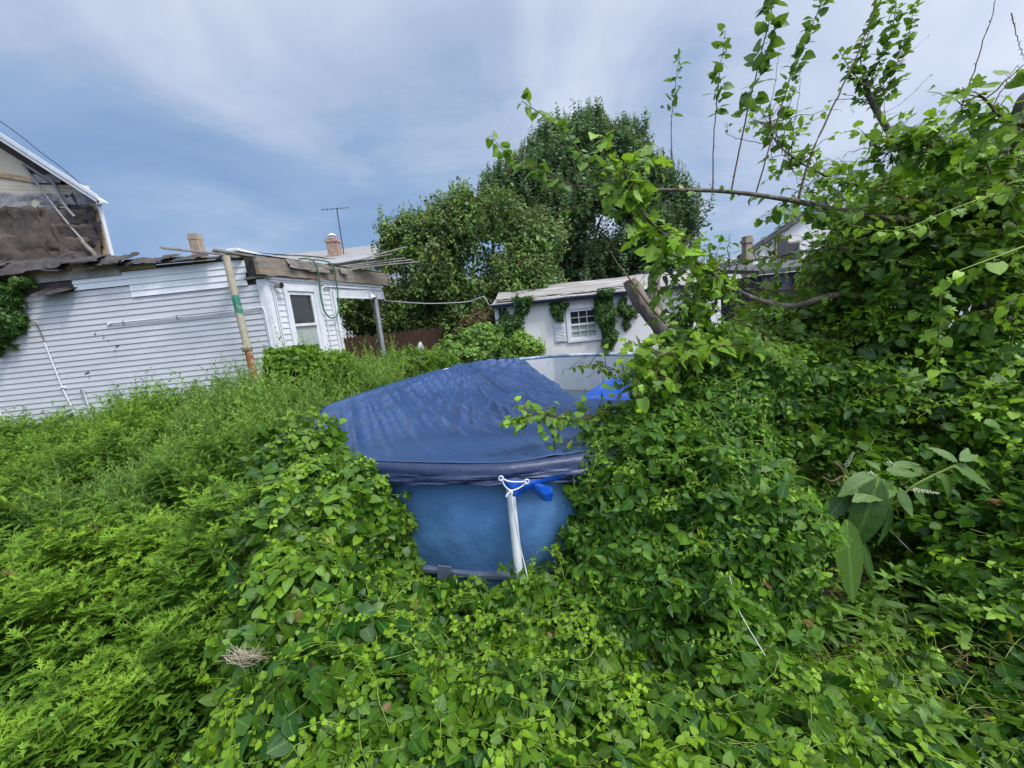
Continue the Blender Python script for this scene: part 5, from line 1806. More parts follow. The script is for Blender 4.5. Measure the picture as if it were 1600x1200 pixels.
# ------------------------------------------------------------------ bushes behind the pool
def bush(name, blobs, n, tm, material, size, label, seed, tint=(.1, .5), amp=.08, wl=.4, step=.05, cat='bush', up=.6, bias=(0, 0, .1), off=(-.15, .04), fill=6, steps=9, stem=M_DSTEM, boost=.4, trunk=True):
    F = Field(blobs, amp, wl, seed=seed)
    b = Buf()
    S = F.starts(n)
    Ps, Ns = F.strands(S, steps, step, off=off, bias=bias)
    dress(b, Ps, Ns, tm, size, material, tint=tint, tipboost=boost, up=up, stem=stem, droop=.1)
    shell_fill(b, F, F.starts(n * fill), tm, size, material, (0, .2))
    bl = np.array(blobs)
    root = empty(name, (bl[0, 0], bl[0, 1], 0), label, cat)
    b.build('foliage', root)
    if trunk:
        b = Buf()
        for c in bl:
            for _ in range(3):
                q = np.array([c[0] + rng.uniform(-.1, .1), c[1] + rng.uniform(-.1, .1), 0])
                e_ = c[:3] + rng.normal(size=3) * c[3:6] * .4
                b.stems(np.linspace(q, e_, 5) + rng.normal(size=(5, 3)) * .03, .012, .004, M_DSTEM, 5)
        b.build('stem', root)
    return root


def blob(x, y, d, rx, ry=None, rz=None):
    p = at(x, y, d)
    return (float(p[0]), float(p[1]), float(p[2]), rx, ry or rx, rz or rx)


bush('round_bush', [blob(640, 575, 9.3, .75, .7, .42), blob(590, 590, 8.9, .6, .6, .4), blob(680, 578, 9.4, .45, .5, .38), (-2.0, 9.2, .5, 1.0, .7, .55)], 900, T_OVATE, M_VINE, .055, 'rounded bright green bush behind the left rim of the pool', 31)
bush('window_bush', [blob(462, 590, 6.3, .42, .4, .45), blob(500, 580, 6.9, .5, .5, .38), blob(545, 596, 7.6, .6, .5, .4), (-3.2, 6.9, .6, .9, .6, .8)], 1000, T_MULB2, M_VINE, .085, 'vine-covered bush growing up under the annex window', 33)
bush('leafy_bush', [blob(750, 535, 10.6, .55, .5, .4), blob(720, 560, 10.4, .7, .6, .4), blob(770, 555, 10.4, .5, .5, .45), (-.9, 10.4, .5, .9, .6, .6)], 800, T_MULB2, M_CHERRY, .11, 'loose leafy bush in front of the brown fence left of the garage', 35, tint=(.3, .7))
bush('pale_bush', [blob(822, 545, 10.6, .36, .3, .36), (.33, 10.6, .5, .4, .35, .7)], 380, T_OVATE, M_LANCE, .075, 'small yellow-green bush against the white garage wall', 37, tint=(.6, .95))
bush('rusty_shrub', [blob(755, 508, 12.6, .6, .5, .5), blob(740, 530, 12.4, .6, .5, .5)], 420, T_OVATE, weathered('reddish_leaf', (.07, .05, .025), (.13, .11, .035), 5, .7), .09, 'dull reddish shrub in shade left of the garage corner', 39)
# two tiny weed sprigs sticking up behind the rail by the garage
for px_, lb in ((860, 'tiny bare weed sprig before the garage wall, left of its twin'), (869, 'tiny bare weed sprig before the garage wall, right of its twin')):
    p = at(px_, 545, 9.5)
    b = Buf()
    stalk(b, (p[0], p[1], 0), float(p[2]) + .0, T_LANCE, M_LANCE, .05, 24, .01, .3, low=.7)
    tag(b.build('weed_sprig'), lb, 'weed', 'weed sprigs by the garage')

# climbing vines on walls
def climber(blobs, n, name, label, seed, size=.075, tm=T_STAR, material=M_IVY, tint=(.05, .5)):
    F = Field(blobs, .05, .3, seed=seed)
    b = Buf()
    S = F.starts(n, front=-.1)
    Ps, Ns = F.strands(S, 9, .05, off=(-.06, .03), bias=(0, 0, -.25))
    dress(b, Ps, Ns, tm, size, material, tint=tint, tipboost=.35, up=.3, droop=.6, stem=M_DSTEM, stem_r=.003)
    tag(b.build(name), label, 'climbing vine')


climber([(-.02, 11.42, 1.85, .16, .10, .30), (.08, 11.42, 1.45, .22, .12, .35), (.35, 11.40, 1.75, .16, .1, .25), (.52, 11.40, 2.12, .18, .1, .22), (.55, 11.30, 2.36, .26, .16, .10), (0, 11.4, 1.0, .3, .15, .4)], 330, 'climbing_vine', 'climbing vine covering the left corner of the garage', 41)
climber([(2.78, 11.40, 2.05, .22, .12, .28), (2.88, 11.40, 1.6, .24, .12, .42), (2.95, 11.40, 1.1, .20, .12, .3), (2.85, 11.28, 2.33, .18, .14, .10)], 330, 'climbing_vine', 'climbing vine hanging thick beside the right of the garage window', 43)
climber([(3.35, 11.41, 2.0, .12, .08, .25), (3.55, 11.41, 1.75, .14, .08, .18), (3.45, 11.42, 1.45, .05, .05, .2)], 110, 'climbing_vine', 'thin trailing vine on the garage wall nearest the cut stump', 45)
climber([(1.50, 11.41, 2.03, .14, .08, .16), (1.72, 11.41, 2.10, .10, .08, .10), (1.52, 11.41, 1.80, .07, .08, .12)], 90, 'climbing_vine', 'small sprig of vine over the louvred garage shutter', 47, tint=(.1, .5))
climber([(-9.5, 7.52, 3.35, .45, .10, .22), (-9.15, 7.5, 3.0, .28, .12, .36), (-8.88, 7.5, 3.28, .20, .10, .22), (-9.3, 7.5, 2.66, .16, .10, .26), (-9.38, 7.5, 2.42, .07, .08, .18), (-8.95, 7.5, 2.85, .12, .08, .2)], 430, 'climbing_vine', 'dark climbing vine hanging from the annex roof at the left edge', 49, size=.085)
climber([(-8.5, 7.45, 3.47, .14, .08, .07)], 30, 'climbing_vine', 'small green sprig on the exposed annex eave boards', 51, size=.05, tint=(.4, .8))

# ------------------------------------------------------------------ trees behind
def tree(name, label, blobs, n, tm, material, size, base, limbs, seed, step=.14, steps=9, bias=(0, 0, .2), amp=.35, wl=1.2, tint=(.05, .5), off=(-.6, .25), boost=.35, fill=5, rad=.25, wander=.35, stiff=.6, droop=.2, bark=M_BARK, fsize=1.0, stray=1.3):
    root = empty(name, base, label, 'tree')
    F = Field(blobs, amp, wl, k=.3, seed=seed)
    b = Buf()
    S = F.starts(n, front=-.45, zmin=.5, margin=300)
    Ps, Ns = F.strands(S, steps, step, off=off, bias=bias, wander=wander, stiff=stiff)
    keep = (F.f(Ps[:, -1]) < stray) & (F.f(Ps[:, 0]) < max(0.05, off[1] + .05))
    Ps, Ns = Ps[keep], Ns[keep]
    dress(b, Ps, Ns, tm, size, material, tint=tint, tipboost=boost, up=.5, droop=droop, stem=M_DSTEM, stem_r=.013)
    shell_fill(b, F, F.starts(n * fill, front=-.6, margin=300), tm, size * fsize, material, (0, .25), off=(-1.3, -.2))
    b.build('crown', root)
    mb = MB()
    base = np.array(base, float)
    fork = base + np.array(limbs[0])
    mb.tube(smoothpath([base, base + (fork - base) * .5 + np.array([.08, 0, 0]), fork], 10), [rad * (1.25 - .5 * i / 9) for i in range(len(smoothpath([base, base * 1.0 + .1, fork], 10)))], bark, 10)
    mb.build('trunk', root, smooth=True)
    for l in limbs[1:]:
        e_ = base + np.array(l)
        m = fork + (e_ - fork) * .5 + np.array([0, 0, -.15 * np.linalg.norm(e_ - fork) * .3])
        pth = smoothpath([fork, m, e_], 12)
        mb = MB()
        mb.tube(pth, list(np.linspace(rad * .6, rad * .12, len(pth))), bark, 7)
        mb.build('limb', root, smooth=True)
    return root


tree('fruit_tree', 'mid-green spreading tree behind the fence left of the dark maple',
     [blob(672, 400, 15, 1.3, 1.2, 1.3), blob(745, 380, 15, 1.4, 1.3, 1.35), blob(815, 400, 15, 1.3, 1.2, 1.2), blob(705, 460, 15, 1.9, 1.6, 1.4), blob(800, 440, 14.8, 1.7, 1.4, 1.0), blob(640, 362, 15, .65, .7, .55), blob(622, 395, 15, .5, .6, .5), blob(650, 490, 15, 1.3, 1.2, .95), blob(740, 500, 14.8, 1.6, 1.3, .9), blob(590, 480, 15.5, 1.0, 1.0, .75), blob(780, 350, 15, .7, .7, .6), blob(728, 440, 15.8, 1.5, .8, 1.2)],
     4300, T_OVATE, M_CHERRY, .155, (-1.2, 15.2, 0), [(0, 0, 1.2), (-2.0, -.3, 3.2), (1.6, -.2, 3.0), (-.4, .2, 4.0), (.9, -.4, 3.4), (-2.3, -.2, 2.2), (.3, -.3, 4.4), (-1.3, -.5, 3.9)], 61, stray=.6, step=.12, amp=.55, wl=.9, off=(-.9, .0), bias=(0, 0, .16), stiff=.2, droop=.45, tint=(0, .6), boost=.45, fill=3)
tree('maple_tree', 'large dark green maple with upswept shoots rising behind the garage',
     [blob(848, 305, 24, 1.7, 1.8, 2.1), blob(905, 285, 24, 1.9, 2.0, 2.1), blob(965, 295, 24, 1.8, 1.8, 2.0), blob(1015, 325, 24, 1.5, 1.6, 1.7), blob(1052, 355, 24, .9, 1.2, 1.2), blob(805, 330, 24, 1.4, 1.5, 1.7), blob(900, 365, 23.5, 3.2, 2.2, 2.2), blob(975, 385, 23.5, 2.6, 2.0, 1.5), blob(775, 335, 24, .9, 1.2, 1.3), blob(870, 240, 24, .75, .9, 1.0), blob(925, 228, 24, .85, .9, 1.0), blob(1020, 395, 23.5, 1.2, 1.3, .9), blob(975, 245, 24, .7, .8, .9)],
     5600, T_STAR, M_MAPLE, .25, (4.6, 24.3, 0), [(0, 0, 3.4), (-3.2, 0, 6.0), (3.4, 0, 5.8), (-1.2, .3, 7.2), (1.6, .2, 7.0), (0.5, -.6, 5.2), (2.4, -.5, 4.4), (-1.8, -.6, 5.0)], 63, step=.17, amp=.85, wl=1.5, off=(-1.5, -.05), bias=(0, 0, .8), wander=.14, stiff=.10, tint=(.0, .65), rad=.40, boost=.35, droop=.0, bark=M_DSTEM, fill=3)
# low dark foliage beyond the fence, filling under the tree crowns
bush('hedge_shrub', [blob(600, 500, 17, 1.6, .9, 1.3), blob(680, 510, 17, 1.8, .9, 1.2), blob(760, 500, 16, 1.4, .9, 1.3)], 520, T_OVATE, M_CHERRY, .19, 'dark shrub growing beyond the stockade fence under the trees', 67, step=.13, amp=.25, wl=.9, fill=5, off=(-.4, .1), tint=(0, .3))

# ------------------------------------------------------------------ cut stump with two stubs
st = empty('tree_stump', at(1050, 560, 9.6) * np.array([1, 1, 0]), 'sawn grey-brown stump with two upright stubs in front of the garage', 'tree stump')
M_STUMP = weathered('stump_bark', (0.13, 0.105, 0.08), (0.30, 0.26, 0.21), 9, 0.95, bump=0.9, bscale=40, stretch=(1, 1, 0.3), c3=(0.34, 0.31, 0.27), c3pos=0.62)


def stub(pts, r, cut, name='stub'):
    mb = MB()
    p = smoothpath(pts, 44)
    rr = [r[0] + (r[1] - r[0]) * i / (len(p) - 1) for i in range(len(p))]
    G = []
    mb.tube(p, rr, M_STUMP, 26, cap=False)
    v = np.array(mb.v)
    for i in range(len(v)):
        v[i] += .035 * np.array(mnoise.noise_vector(Vector(v[i] * np.array([11, 11, 2.5])))) + .02 * np.array(mnoise.noise_vector(Vector(v[i] * np.array([30, 30, 5]))))
    mb.v = [tuple(q) for q in v]
    mb.poly(mb.v[-26:], M_CUT)
    mb.build(name, st, smooth=True)
sd_ = 9.6
stub([at(1062, 640, sd_), at(1052, 545, sd_), at(1030, 505, sd_), at(1003, 475, sd_), at(990, 450, sd_), at(984, 437, sd_)], (.27, .15), 0, 'trunk')
stub([at(1040, 530, sd_ + .05), at(1029, 500, sd_ + .05), at(1024, 470, sd_ + .05), at(1021, 434, sd_ + .05)], (.20, .13), 0, 'stub')
stub([at(1004, 470, sd_ + .1), at(998, 455, sd_ + .1), at(995, 438, sd_ + .1)], (.10, .045), 0, 'stub')
mb = MB()
mb.tube(smoothpath([at(1040, 505, 9.3), at(1015, 478, 9.3), at(985, 437, 9.3), at(965, 412, 9.3), at(953, 391, 9.3)], 24), list(np.linspace(.03, .008, 28))[:len(smoothpath([at(1040, 505, 9.3), at(1015, 478, 9.3), at(985, 437, 9.3), at(965, 412, 9.3), at(953, 391, 9.3)], 24))], M_DSTEM, 6)
mb.build('dead_twig', st, smooth=True)

# ------------------------------------------------------------------ mulberry tree at the right
mul = empty('mulberry_tree', (4.6, 3.9, 0), 'sprawling mulberry reaching in from the right with long bare shoots', 'tree')
def wood(name, pts, r0, r1, n=24, material=M_BARK, sides=8, parent=mul):
    p = smoothpath(pts, n)
    mb = MB()
    mb.tube(p, list(np.linspace(r0, r1, len(p))), material, sides)
    return mb.build(name, parent, smooth=True), p


wood('trunk', [(4.6, 3.9, 0), (4.55, 3.8, .8), (4.4, 3.6, 1.6), (4.3, 3.4, 2.3)], .16, .09, sides=12)
wood('limb', [(4.3, 3.4, 2.3), at(1590, 175, 3.0), at(1640, 130, 3.0)], .04, .018)
wood('limb', [(4.3, 3.4, 2.3), at(1565, 240, 3.1), at(1602, 170, 3.0), at(1660, 80, 3.0)], .045, .022)


def leafy(path, tm, material, size, every, t0=0.0, t1=1.0, tint=(.1, .5), boost=.4, clump=2, droop=.35, petiole=.35, tw=None, spread=.9, buf=None):
    """alternate leaves in small clumps along a path; returns a buffer"""
    b = buf or Buf()
    L = np.concatenate([[0], np.cumsum(np.linalg.norm(np.diff(path, axis=0), axis=1))])
    n = max(2, int(L[-1] * (t1 - t0) / every))
    s = np.linspace(t0, t1, n) * L[-1] + rng.normal(size=n) * every * .2
    P = np.stack([np.interp(s, L, path[:, k]) for k in range(3)], 1)
    D = unit(np.stack([np.interp(s + .03, L, path[:, k]) - np.interp(s - .03, L, path[:, k]) for k in range(3)], 1))
    for c in range(clump):
        sidev = unit(np.cross(D, np.array([0, 0, 1.0]) + rng.normal(size=(n, 3)) * .8))
        sgn = np.where((np.arange(n) + c) % 2 == 0, 1, -1)[:, None]
        tip = unit(sidev * sgn * rng.uniform(.5, 1, (n, 1)) * spread + D * rng.uniform(0.0, .8, (n, 1)) + np.array([0, 0, -droop]) + rng.normal(size=(n, 3)) * .25)
        tt = (s / L[-1])
        sz = size * rng.uniform(.6, 1.15, n) * (1 - .3 * tt ** 3)
        pet = P + tip * sz[:, None] * petiole
        b.stems(np.stack([P, (P + pet) / 2 + np.array([0, 0, .004]), pet], 1), .0012, .0009, M_STEM)
        nr = np.array([0, 0, 1.0]) + rng.normal(size=(n, 3)) * .45 - D * .1 + np.array([0, -.25, 0])
        tn = rng.uniform(*tint, n) + boost * tt ** 2
        tmx = tm if len(tm) == 3 else None
        if tmx is not None:
            b.leaves(tmx, pet, tip, nr, sz, tn, material)
        else:
            m = rng.random(n) < .45
            b.leaves(tm[0], pet[m], tip[m], nr[m], sz[m], tn[m], material)
            b.leaves(tm[1], pet[~m], tip[~m], nr[~m], sz[~m], tn[~m], material)
    return b


MT = (T_MULB, T_MULB2)


def twigs(path, b, n, length, tm, material, size, t0=.0, t1=1.0, every=.045, tint=(.1, .5), up=.3, boost=.4, clump=1, droop=.35, wood_m=M_DSTEM):
    L = np.linspace(0, 1, len(path))
    for k in range(n):
        t = rng.uniform(t0, t1)
        q = np.array([np.interp(t, L, path[:, c]) for c in range(3)])
        d = unit(rng.normal(size=3) + np.array([-.2, -.15, up]))
        l = length * rng.uniform(.5, 1.2)
        p = np.stack([q + d * l * s + np.array([0, 0, -.12 * l]) * s * s for s in np.linspace(0, 1, 7)]) + rng.normal(size=(7, 3)) * l * .02
        p[0] = q
        b.stems(p, .0035, .0012, wood_m, 4)
        leafy(p, tm, material, size, every, .15, 1.0, tint, boost, clump, droop, buf=b)


# the long arching limb that crosses to the left, with the shoots standing on it
limb, pA = wood('limb', [(4.3, 3.4, 2.3), at(1430, 345, 3.1), at(1310, 328, 3.0), at(1230, 312, 2.9), at(1130, 299, 2.8), at(1000, 296, 2.75), at(905, 292, 2.7)], .028, .006, 60)
b = Buf()
twigs(pA, b, 34, .26, MT, M_MULB, .085, .05, .55)
leafy(pA, MT, M_MULB, .06, .06, .55, .9, buf=b, clump=1)
b.build('foliage', limb)
br1, pB = wood('branch', [at(955, 295, 2.72), at(925, 265, 2.7), at(890, 215, 2.66), at(855, 185, 2.62), at(815, 158, 2.6)], .006, .0018, 30, M_DSTEM, 6)
b = leafy(pB, T_MULB2, M_MULB, .080, .03, .1, 1.0, tint=(.1, .4), clump=2)
pC = smoothpath([at(905, 292, 2.7), at(868, 280, 2.66), at(830, 262, 2.62), at(790, 238, 2.6), at(768, 212, 2.58)], 24)
b.stems(pC, .005, .0015, M_DSTEM, 5)
leafy(pC, T_MULB2, M_MULB, .085, .026, .1, 1, tint=(.1, .4), clump=2, buf=b)
pC2 = smoothpath([at(960, 296, 2.7), at(915, 318, 2.6), at(880, 330, 2.55)], 12)
b.stems(pC2, .004, .0015, M_DSTEM, 5)
leafy(pC2, T_MULB2, M_MULB, .045, .05, .2, 1, clump=1, buf=b)
pC3 = smoothpath([at(1000, 294, 2.75), at(965, 262, 2.7), at(935, 230, 2.68), at(955, 205, 2.66)], 14)
b.stems(pC3, .004, .0015, M_DSTEM, 5)
leafy(pC3, T_MULB2, M_MULB, .085, .04, .2, 1, clump=2, buf=b)
b.build('foliage', br1)
# bright young spray in the middle
br2, pD = wood('branch', [(4.0, 3.5, 1.6), at(1400, 472, 3.3), at(1310, 461, 3.2), at(1236, 478, 3.1), at(1170, 463, 3.0), at(1110, 425, 2.85), at(1060, 385, 2.7), at(1010, 340, 2.6), at(985, 290, 2.55), at(965, 245, 2.5)], .030, .003, 60)
b = Buf()
leafy(pD, MT, M_MULB, .115, .022, .64, 1.0, tint=(.35, .75), boost=.35, clump=2, buf=b)
twigs(pD, b, 30, .26, MT, M_MULB, .11, .66, .98, tint=(.3, .75), up=.1, every=.04, clump=1)
twigs(pD, b, 10, .22, MT, M_MULB, .075, .35, .66, tint=(.1, .5), up=.3, every=.045)
b.build('foliage', br2)
br3, pE = wood('branch', [(4.2, 3.5, 1.9), at(1420, 405, 3.3), at(1332, 389, 3.2), at(1260, 393, 3.15), at(1150, 413, 3.1), at(1090, 430, 3.05)], .016, .003, 40)
b = Buf()
twigs(pE, b, 75, .30, MT, M_MULB, .07, .1, 1.0, every=.045, up=.5)
b.build('foliage', br3)
br4, pF = wood('branch', [at(1210, 620, 3.0), at(1130, 615, 2.85), at(1050, 632, 2.7), at(960, 640, 2.6), at(905, 655, 2.52), at(845, 648, 2.46), at(785, 657, 2.42)], .009, .0018, 40, M_DSTEM, 6)
b = leafy(pF, T_MULB2, M_MULB, .078, .020, .35, 1.0, tint=(.15, .5), boost=.4, clump=2, droop=.5)
twigs(pF, b, 34, .17, T_MULB2, M_MULB, .072, .3, .92, every=.03, up=.15, tint=(.1, .5))
b.build('foliage', br4)
br5, pG = wood('branch', [at(1190, 590, 3.1), at(1080, 580, 2.95), at(1000, 588, 2.85), at(935, 570, 2.8), at(880, 578, 2.75)], .008, .0016, 30, M_DSTEM, 6)
b = leafy(pG, T_MULB2, M_MULB, .05, .045, .3, 1.0, tint=(.1, .5), clump=1)
twigs(pG, b, 26, .16, T_MULB2, M_MULB, .06, .3, .95, every=.04, up=.4)
b.build('foliage', br5)
br6, pH = wood('branch', [at(1230, 560, 2.9), at(1150, 540, 2.7), at(1080, 545, 2.55), at(1020, 560, 2.45), at(1000, 600, 2.4)], .010, .002, 30, M_DSTEM, 6)
b = leafy(pH, MT, M_MULB, .105, .03, .2, 1.0, tint=(.35, .8), clump=2)
twigs(pH, b, 46, .24, MT, M_MULB, .095, .05, .98, every=.035, up=.25, tint=(.2, .7))
b.build('foliage', br6)
# sparse screen of twigs between the mound and the sky gap
br7, pI = wood('branch', [at(1420, 560, 3.4), at(1330, 530, 3.3), at(1250, 545, 3.2), at(1190, 520, 3.1), at(1100, 470, 3.05)], .012, .002, 30, M_DSTEM, 6)
b = Buf()
twigs(pI, b, 95, .30, T_MULB2, M_MULB, .066, .0, 1.0, every=.04, up=.35, tint=(.05, .5))
b.build('foliage', br7)
brB, pN = wood('branch', [at(1400, 440, 3.5), at(1310, 425, 3.4), at(1220, 455, 3.3), at(1140, 440, 3.2), at(1085, 465, 3.1), at(1060, 520, 3.05)], .012, .002, 30, M_DSTEM, 6)
b = Buf()
twigs(pN, b, 95, .30, MT, M_MULB, .07, .0, 1.0, every=.045, up=.2, tint=(.05, .55))
b.build('foliage', brB)
brC, pQ = wood('branch', [at(1200, 600, 3.2), at(1130, 530, 3.1), at(1085, 480, 3.0), at(1050, 430, 2.95), at(1025, 400, 2.9)], .010, .002, 30, M_DSTEM, 6)
b = Buf()
twigs(pQ, b, 80, .28, MT, M_MULB, .08, .0, 1.0, every=.042, up=.25, tint=(.1, .65))
b.build('foliage', brC)
br8, pJ = wood('branch', [at(1480, 330, 3.2), at(1380, 300, 3.1), at(1290, 275, 3.1), at(1215, 225, 3.1), at(1200, 170, 3.1)], .012, .002, 30, M_DSTEM, 6)
b = Buf()
twigs(pJ, b, 90, .32, MT, M_MULB, .072, .0, .95, every=.04, up=.45, tint=(.2, .75))
b.build('foliage', br8)
br9, pK = wood('branch', [at(1620, 300, 2.6), at(1540, 270, 2.6), at(1470, 235, 2.7), at(1420, 225, 2.8), at(1370, 235, 2.9)], .014, .002, 30, M_DSTEM, 6)
b = Buf()
twigs(pK, b, 100, .34, MT, M_MULB, .085, .0, 1.0, every=.04, up=.4, tint=(.2, .75))
b.build('foliage', br9)
brA, pL = wood('branch', [at(1640, 210, 2.0), at(1570, 185, 2.0), at(1530, 150, 2.05), at(1500, 175, 2.1)], .010, .002, 24, M_DSTEM, 6)
b = leafy(pL, MT, M_MULB, .085, .035, .0, 1.0, tint=(.2, .6), clump=2)
twigs(pL, b, 12, .2, MT, M_MULB, .08, .0, 1.0, every=.04, up=.2, tint=(.2, .6))
b.build('foliage', brA)
# drooping sprigs in front of the dark interior
for pts, ds in (([(1470, 440), (1468, 520), (1462, 590)], 1.9), ([(1600, 385), (1520, 415), (1480, 430)], 1.8), ([(1630, 455), (1585, 465), (1570, 500)], 1.7), ([(1560, 300), (1480, 330), (1400, 360), (1330, 352)], 2.4), ([(1600, 560), (1555, 590), (1520, 640)], 2.0)):
    o_, pM = wood('branch', [at(x, y, ds + .02 * i) for i, (x, y) in enumerate(pts)], .004, .0016, 20, M_STEM, 5)
    b = leafy(pM, MT, M_MULB, .07, .045, .0, 1.0, tint=(.4, .85), clump=2)
    b.build('foliage', o_)
# thick diagonal limb with its leafy top
lt, pT = wood('limb', [(4.2, 3.6, 2.0), at(1480, 320, 3.5), at(1435, 270, 3.4), at(1395, 215, 3.35), at(1358, 150, 3.3), at(1352, 120, 3.3)], .035, .016, 40)
b = Buf()
for pts in ([(1352, 130), (1345, 90), (1362, 40), (1378, -10)], [(1355, 140), (1375, 90), (1395, 40), (1402, -20)], [(1362, 155), (1395, 110), (1418, 60), (1428, 10)], [(1356, 140), (1330, 110), (1312, 80)], [(1365, 160), (1390, 140), (1410, 120)]):
    pp = smoothpath([at(x, y, 3.3) for x, y in pts], 20)
    b.stems(pp, .005, .0015, M_DSTEM, 5)
    leafy(pp, T_MULB2, M_MULB, .062, .022, .05, 1, tint=(.1, .45), clump=3, buf=b, droop=.2)
twigs(pT, b, 12, .25, T_MULB2, M_MULB, .05, .55, 1.0, every=.04, up=.5)
b.build('foliage', lt)
# upright shoots, bare below and leafy at their tips
shoots = [([(1050, 255), (1049, 200), (1053, 150), (1062, 80)], 2.75, .45, .05, .0035), ([(1114, 297), (1115, 220), (1122, 140), (1133, 50)], 2.78, .5, .055, .0045), ([(1142, 301), (1158, 220), (1180, 120), (1208, 5), (1215, -60)], 2.8, .35, .075, .0055), ([(1180, 306), (1205, 220), (1235, 120), (1262, 60), (1290, -20)], 2.85, .45, .06, .005),
          ([(1246, 315), (1268, 240), (1310, 150), (1350, 60), (1385, -60)], 2.95, 1.1, .05, .008), ([(1475, 250), (1498, 180), (1525, 100), (1560, -10)], 2.9, 1.1, .05, .006), ([(1580, 20), (1590, 60), (1602, 95)], 2.6, 1.1, .05, .003),
          ([(1215, 215), (1203, 180), (1212, 120), (1218, 70)], 3.1, .93, .04, .003), ([(1235, 265), (1240, 200), (1248, 150), (1250, 100)], 3.1, .85, .04, .003), ([(1222, 240), (1228, 190), (1240, 140)], 3.1, .9, .04, .003), ([(1240, 270), (1225, 235), (1180, 222), (1140, 212), (1137, 195)], 3.05, .97, .03, .003), ([(1375, 180), (1410, 160), (1450, 122), (1455, 118)], 3.2, 1.1, .03, .002), ([(1370, 185), (1400, 105), (1452, 55)], 3.2, 1.1, .03, .002)]
for pts, d, t0, sz, r in shoots:
    pp = smoothpath([at(x, y, d) for x, y in pts], 26) + rng.normal(size=(1, 3)) * .0
    pp = pp + .004 * rng.normal(size=pp.shape) * np.linspace(0, 1, len(pp))[:, None]
    b = Buf()
    b.stems(pp, r, r * .35, M_DSTEM, 6)
    # bud scars
    if t0 < 1:
        leafy(pp, T_MULB2, M_MULB, sz * 1.2, .026, t0, 1.0, tint=(.0, .3), boost=.3, clump=2, buf=b, droop=.2, petiole=.4)
    k = rng.integers(1, len(pp) - 1, 10)
    bd_ = unit(rng.normal(size=(10, 3)))
    b.stems(np.stack([pp[k], pp[k] + bd_ * .008, pp[k] + bd_ * .014], 1), r * .6, r * .3, M_DSTEM, 4)
    b.build('shoot', mul)

# ------------------------------------------------------------------ pokeweed with flower spikes and big leaves
pw = empty('pokeweed', (1.95, 2.4, 0), 'pokeweed with very large dark leaves and pale flower spikes in the shaded gap', 'plant')
mb = MB()
pb0 = np.array([1.98, 2.45, 0.0])
j = at(1318, 742, 2.25)
mb.tube(smoothpath([pb0, pb0 + np.array([.02, -.05, .3]), j + np.array([0, 0, -.12]), j], 20), list(np.linspace(.016, .010, len(smoothpath([pb0, pb0, j, j], 20)))), M_STEM, 8)
mb.tube(smoothpath([j, at(1312, 730, 2.22), at(1302, 722, 2.2)], 8), .008, M_DSTEM, 7)
mb.tube(smoothpath([j, at(1300, 752, 2.2), at(1285, 745, 2.2)], 8), .006, M_DSTEM, 7)
mb.tube(smoothpath([j, at(1380, 790, 2.1), at(1430, 757, 2.05), at(1490, 728, 2.0)], 20), .0055, M_STEM, 7)
mb.build('stem', pw, smooth=True)
def bigleaf(x0, y0, x1, y1, d0, d1, tint, facing=(-.1, -.8, .45), wide=1.0):
    a, c = at(x0, y0, d0), at(x1, y1, d1)
    b = Buf()
    v, f, uv = T_POKE
    L = np.linalg.norm(c - a)
    b.leaves((v * np.array([wide, 1, .6]), f, uv), [a], [c - a], [facing], L, [tint], M_POKE)
    b.stems(np.stack([a, (a + c) / 2 * .2 + a * .8, a + (c - a) * .12]), .004, .003, M_STEM, 5)
    me = b.build('leaf', pw)
    return me
for args in ((1372, 748, 1338, 868, 2.05, 1.95, .22, (-.35, -.7, .5)), (1322, 812, 1336, 944, 2.02, 1.92, .34, (.25, -.8, .4)), (1300, 815, 1268, 910, 2.08, 2.0, .16, (-.5, -.7, .4)), (1345, 835, 1366, 922, 2.10, 2.02, .12, (.5, -.7, .3)), (1290, 852, 1215, 872, 2.08, 2.02, .18, (-.2, -.5, .8)), (1268, 880, 1254, 944, 2.04, 1.96, .42, (-.1, -.8, .5)), (1392, 790, 1384, 856, 2.1, 2.04, .10, (.4, -.8, .2)), (1330, 765, 1290, 815, 2.15, 2.08, .08, (-.3, -.6, .6))):
    bigleaf(*args)
for args in ((1395, 755, 1340, 775, 2.1, 2.0, .75), (1378, 748, 1398, 800, 2.08, 2.0, .7), (1405, 762, 1425, 808, 2.06, 1.98, .6), (1372, 742, 1320, 762, 2.12, 2.05, .6), (1385, 735, 1440, 738, 2.1, 2.05, .65), (1375, 735, 1355, 715, 2.1, 2.15, .6), (1395, 728, 1440, 722, 2.12, 2.1, .7), (1490, 728, 1562, 758, 2.0, 1.95, .6), (1470, 740, 1500, 780, 2.0, 1.95, .5), (1495, 722, 1460, 695, 2.0, 2.05, .7), (1500, 720, 1530, 708, 2.0, 2.0, .8), (1485, 735, 1525, 755, 2.0, 1.97, .5), (1505, 722, 1512, 700, 2.0, 2.05, .85), (1430, 760, 1445, 790, 2.04, 2.0, .5)):
    bigleaf(*args[:6], args[6] * .62, facing=(-.1, -.5, .85), wide=1.05)
M_FLOWER = weathered('pokeweed_flower', (.45, .47, .30), (.66, .66, .48), 40, .7)
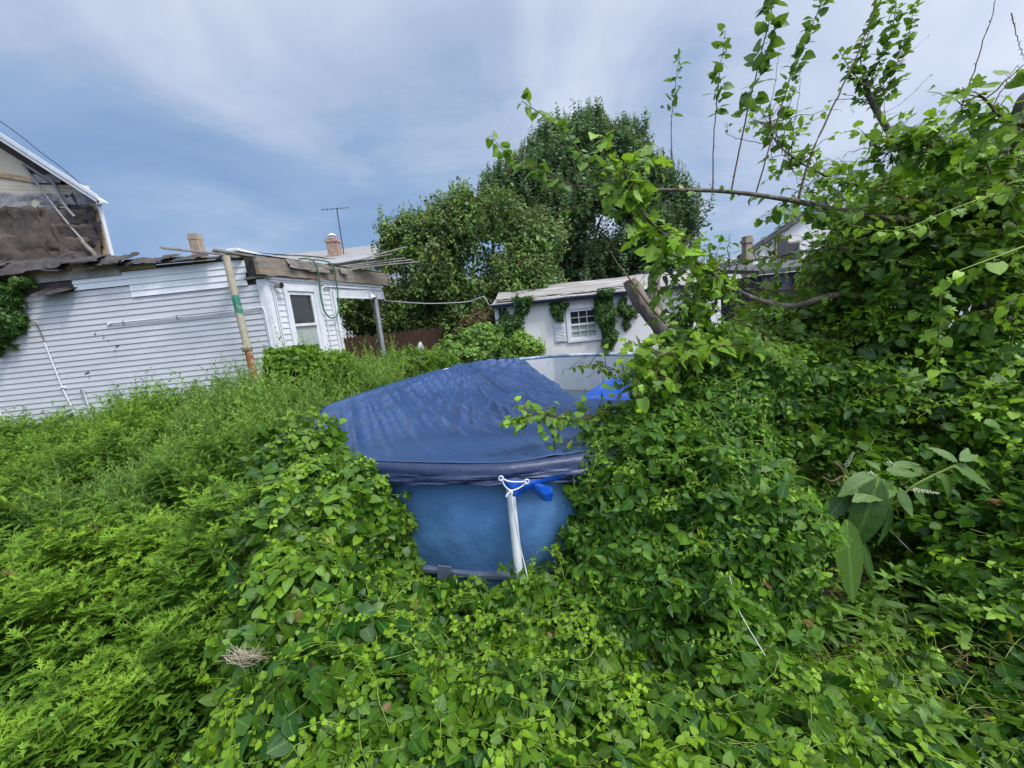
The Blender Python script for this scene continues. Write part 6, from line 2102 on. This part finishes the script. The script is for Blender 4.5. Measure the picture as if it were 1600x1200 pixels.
for (x0, y0, x1, y1, d) in ((1425, 765, 1468, 771, 1.98), (1322, 728, 1334, 706, 2.1), (1358, 738, 1366, 742, 2.04), (1388, 722, 1395, 725, 2.1)):
    mb = MB()
    a, c = at(x0, y0, d), at(x1, y1, d - .02)
    mb.tube([a, c], .0018, M_STEM, 5)
    L = np.linalg.norm(c - a)
    k = int(L / .0035) + 4
    for i in range(k):
        t = i / k
        ang = i * 2.4
        dd = unit(c - a)
        s1 = unit(np.cross(dd, [0, 0, 1.0])); s2 = np.cross(dd, s1)
        rr = .009 * (1 - .55 * t)
        q = a + (c - a) * t + (s1 * math.cos(ang) + s2 * math.sin(ang)) * rr
        w = .0042 * (1 - .4 * t)
        mb.tube([q - dd * w, q - dd * w * .4, q + dd * w * .4, q + dd * w], [w * .3, w, w, w * .3], M_FLOWER, 6)
    mb.build('flower_spike', pw, smooth=True)
# leafy weeds at the lower right edge
for i, (x, y, d, h, lb) in enumerate(((1395, 890, 2.0, .3, 'young five-leaved creeper sprig below the big pokeweed leaves'), (1470, 905, 1.9, .34, 'leafy weed with pale stem right of the big pokeweed leaves'), (1500, 960, 1.75, .28, 'leafy weed in the lower right corner beside the soil patch'), (1290, 975, 1.9, .22, 'small leafy weed at the left edge of the bare soil patch'), (1340, 965, 1.95, .2, 'small leafy weed in the middle of the bare soil patch'), (1440, 1100, 1.3, .22, 'bright broad-leaved seedling at the bottom right'))):
    p = at(x, y, d)
    b = Buf()
    base = (float(p[0]), float(p[1]), max(0, float(p[2]) - h))
    for q in range(3):
        bb = (base[0] + rng.uniform(-.08, .08), base[1] + rng.uniform(-.05, .05), base[2])
        stalk(b, bb, h * rng.uniform(.8, 1.15), T_POKE, M_POKE, .085, 16, rng.uniform(.05, .3), .35, angle=(0, .8), taper=.3)
    tag(b.build('leafy_weed'), lb, 'weed', 'broad-leaved weeds at the soil patch')
# grass blades at lower right
b = Buf()
n = 260
c = np.stack([rng.uniform(1.0, 2.6, n), rng.uniform(1.0, 2.0, n), np.full(n, .02)], 1)
az = rng.uniform(0, 6.28, n); L = rng.uniform(.10, .30, n)
dv = np.stack([np.cos(az), np.sin(az), np.zeros(n)], 1)
T = np.linspace(0, 1, 6)
PS = c[:, None] + L[:, None, None] * (T[None, :, None] * np.array([0, 0, .9]) + (T ** 2)[None, :, None] * dv[:, None] * .7 - (T ** 3)[None, :, None] * np.array([0, 0, .35]))
b.stems(PS, .0035, .0006, M_STEM, 3)
o = b.build('grass')
tag(o, 'thin grass blades among the vines at lower right', 'grass', kind='stuff')
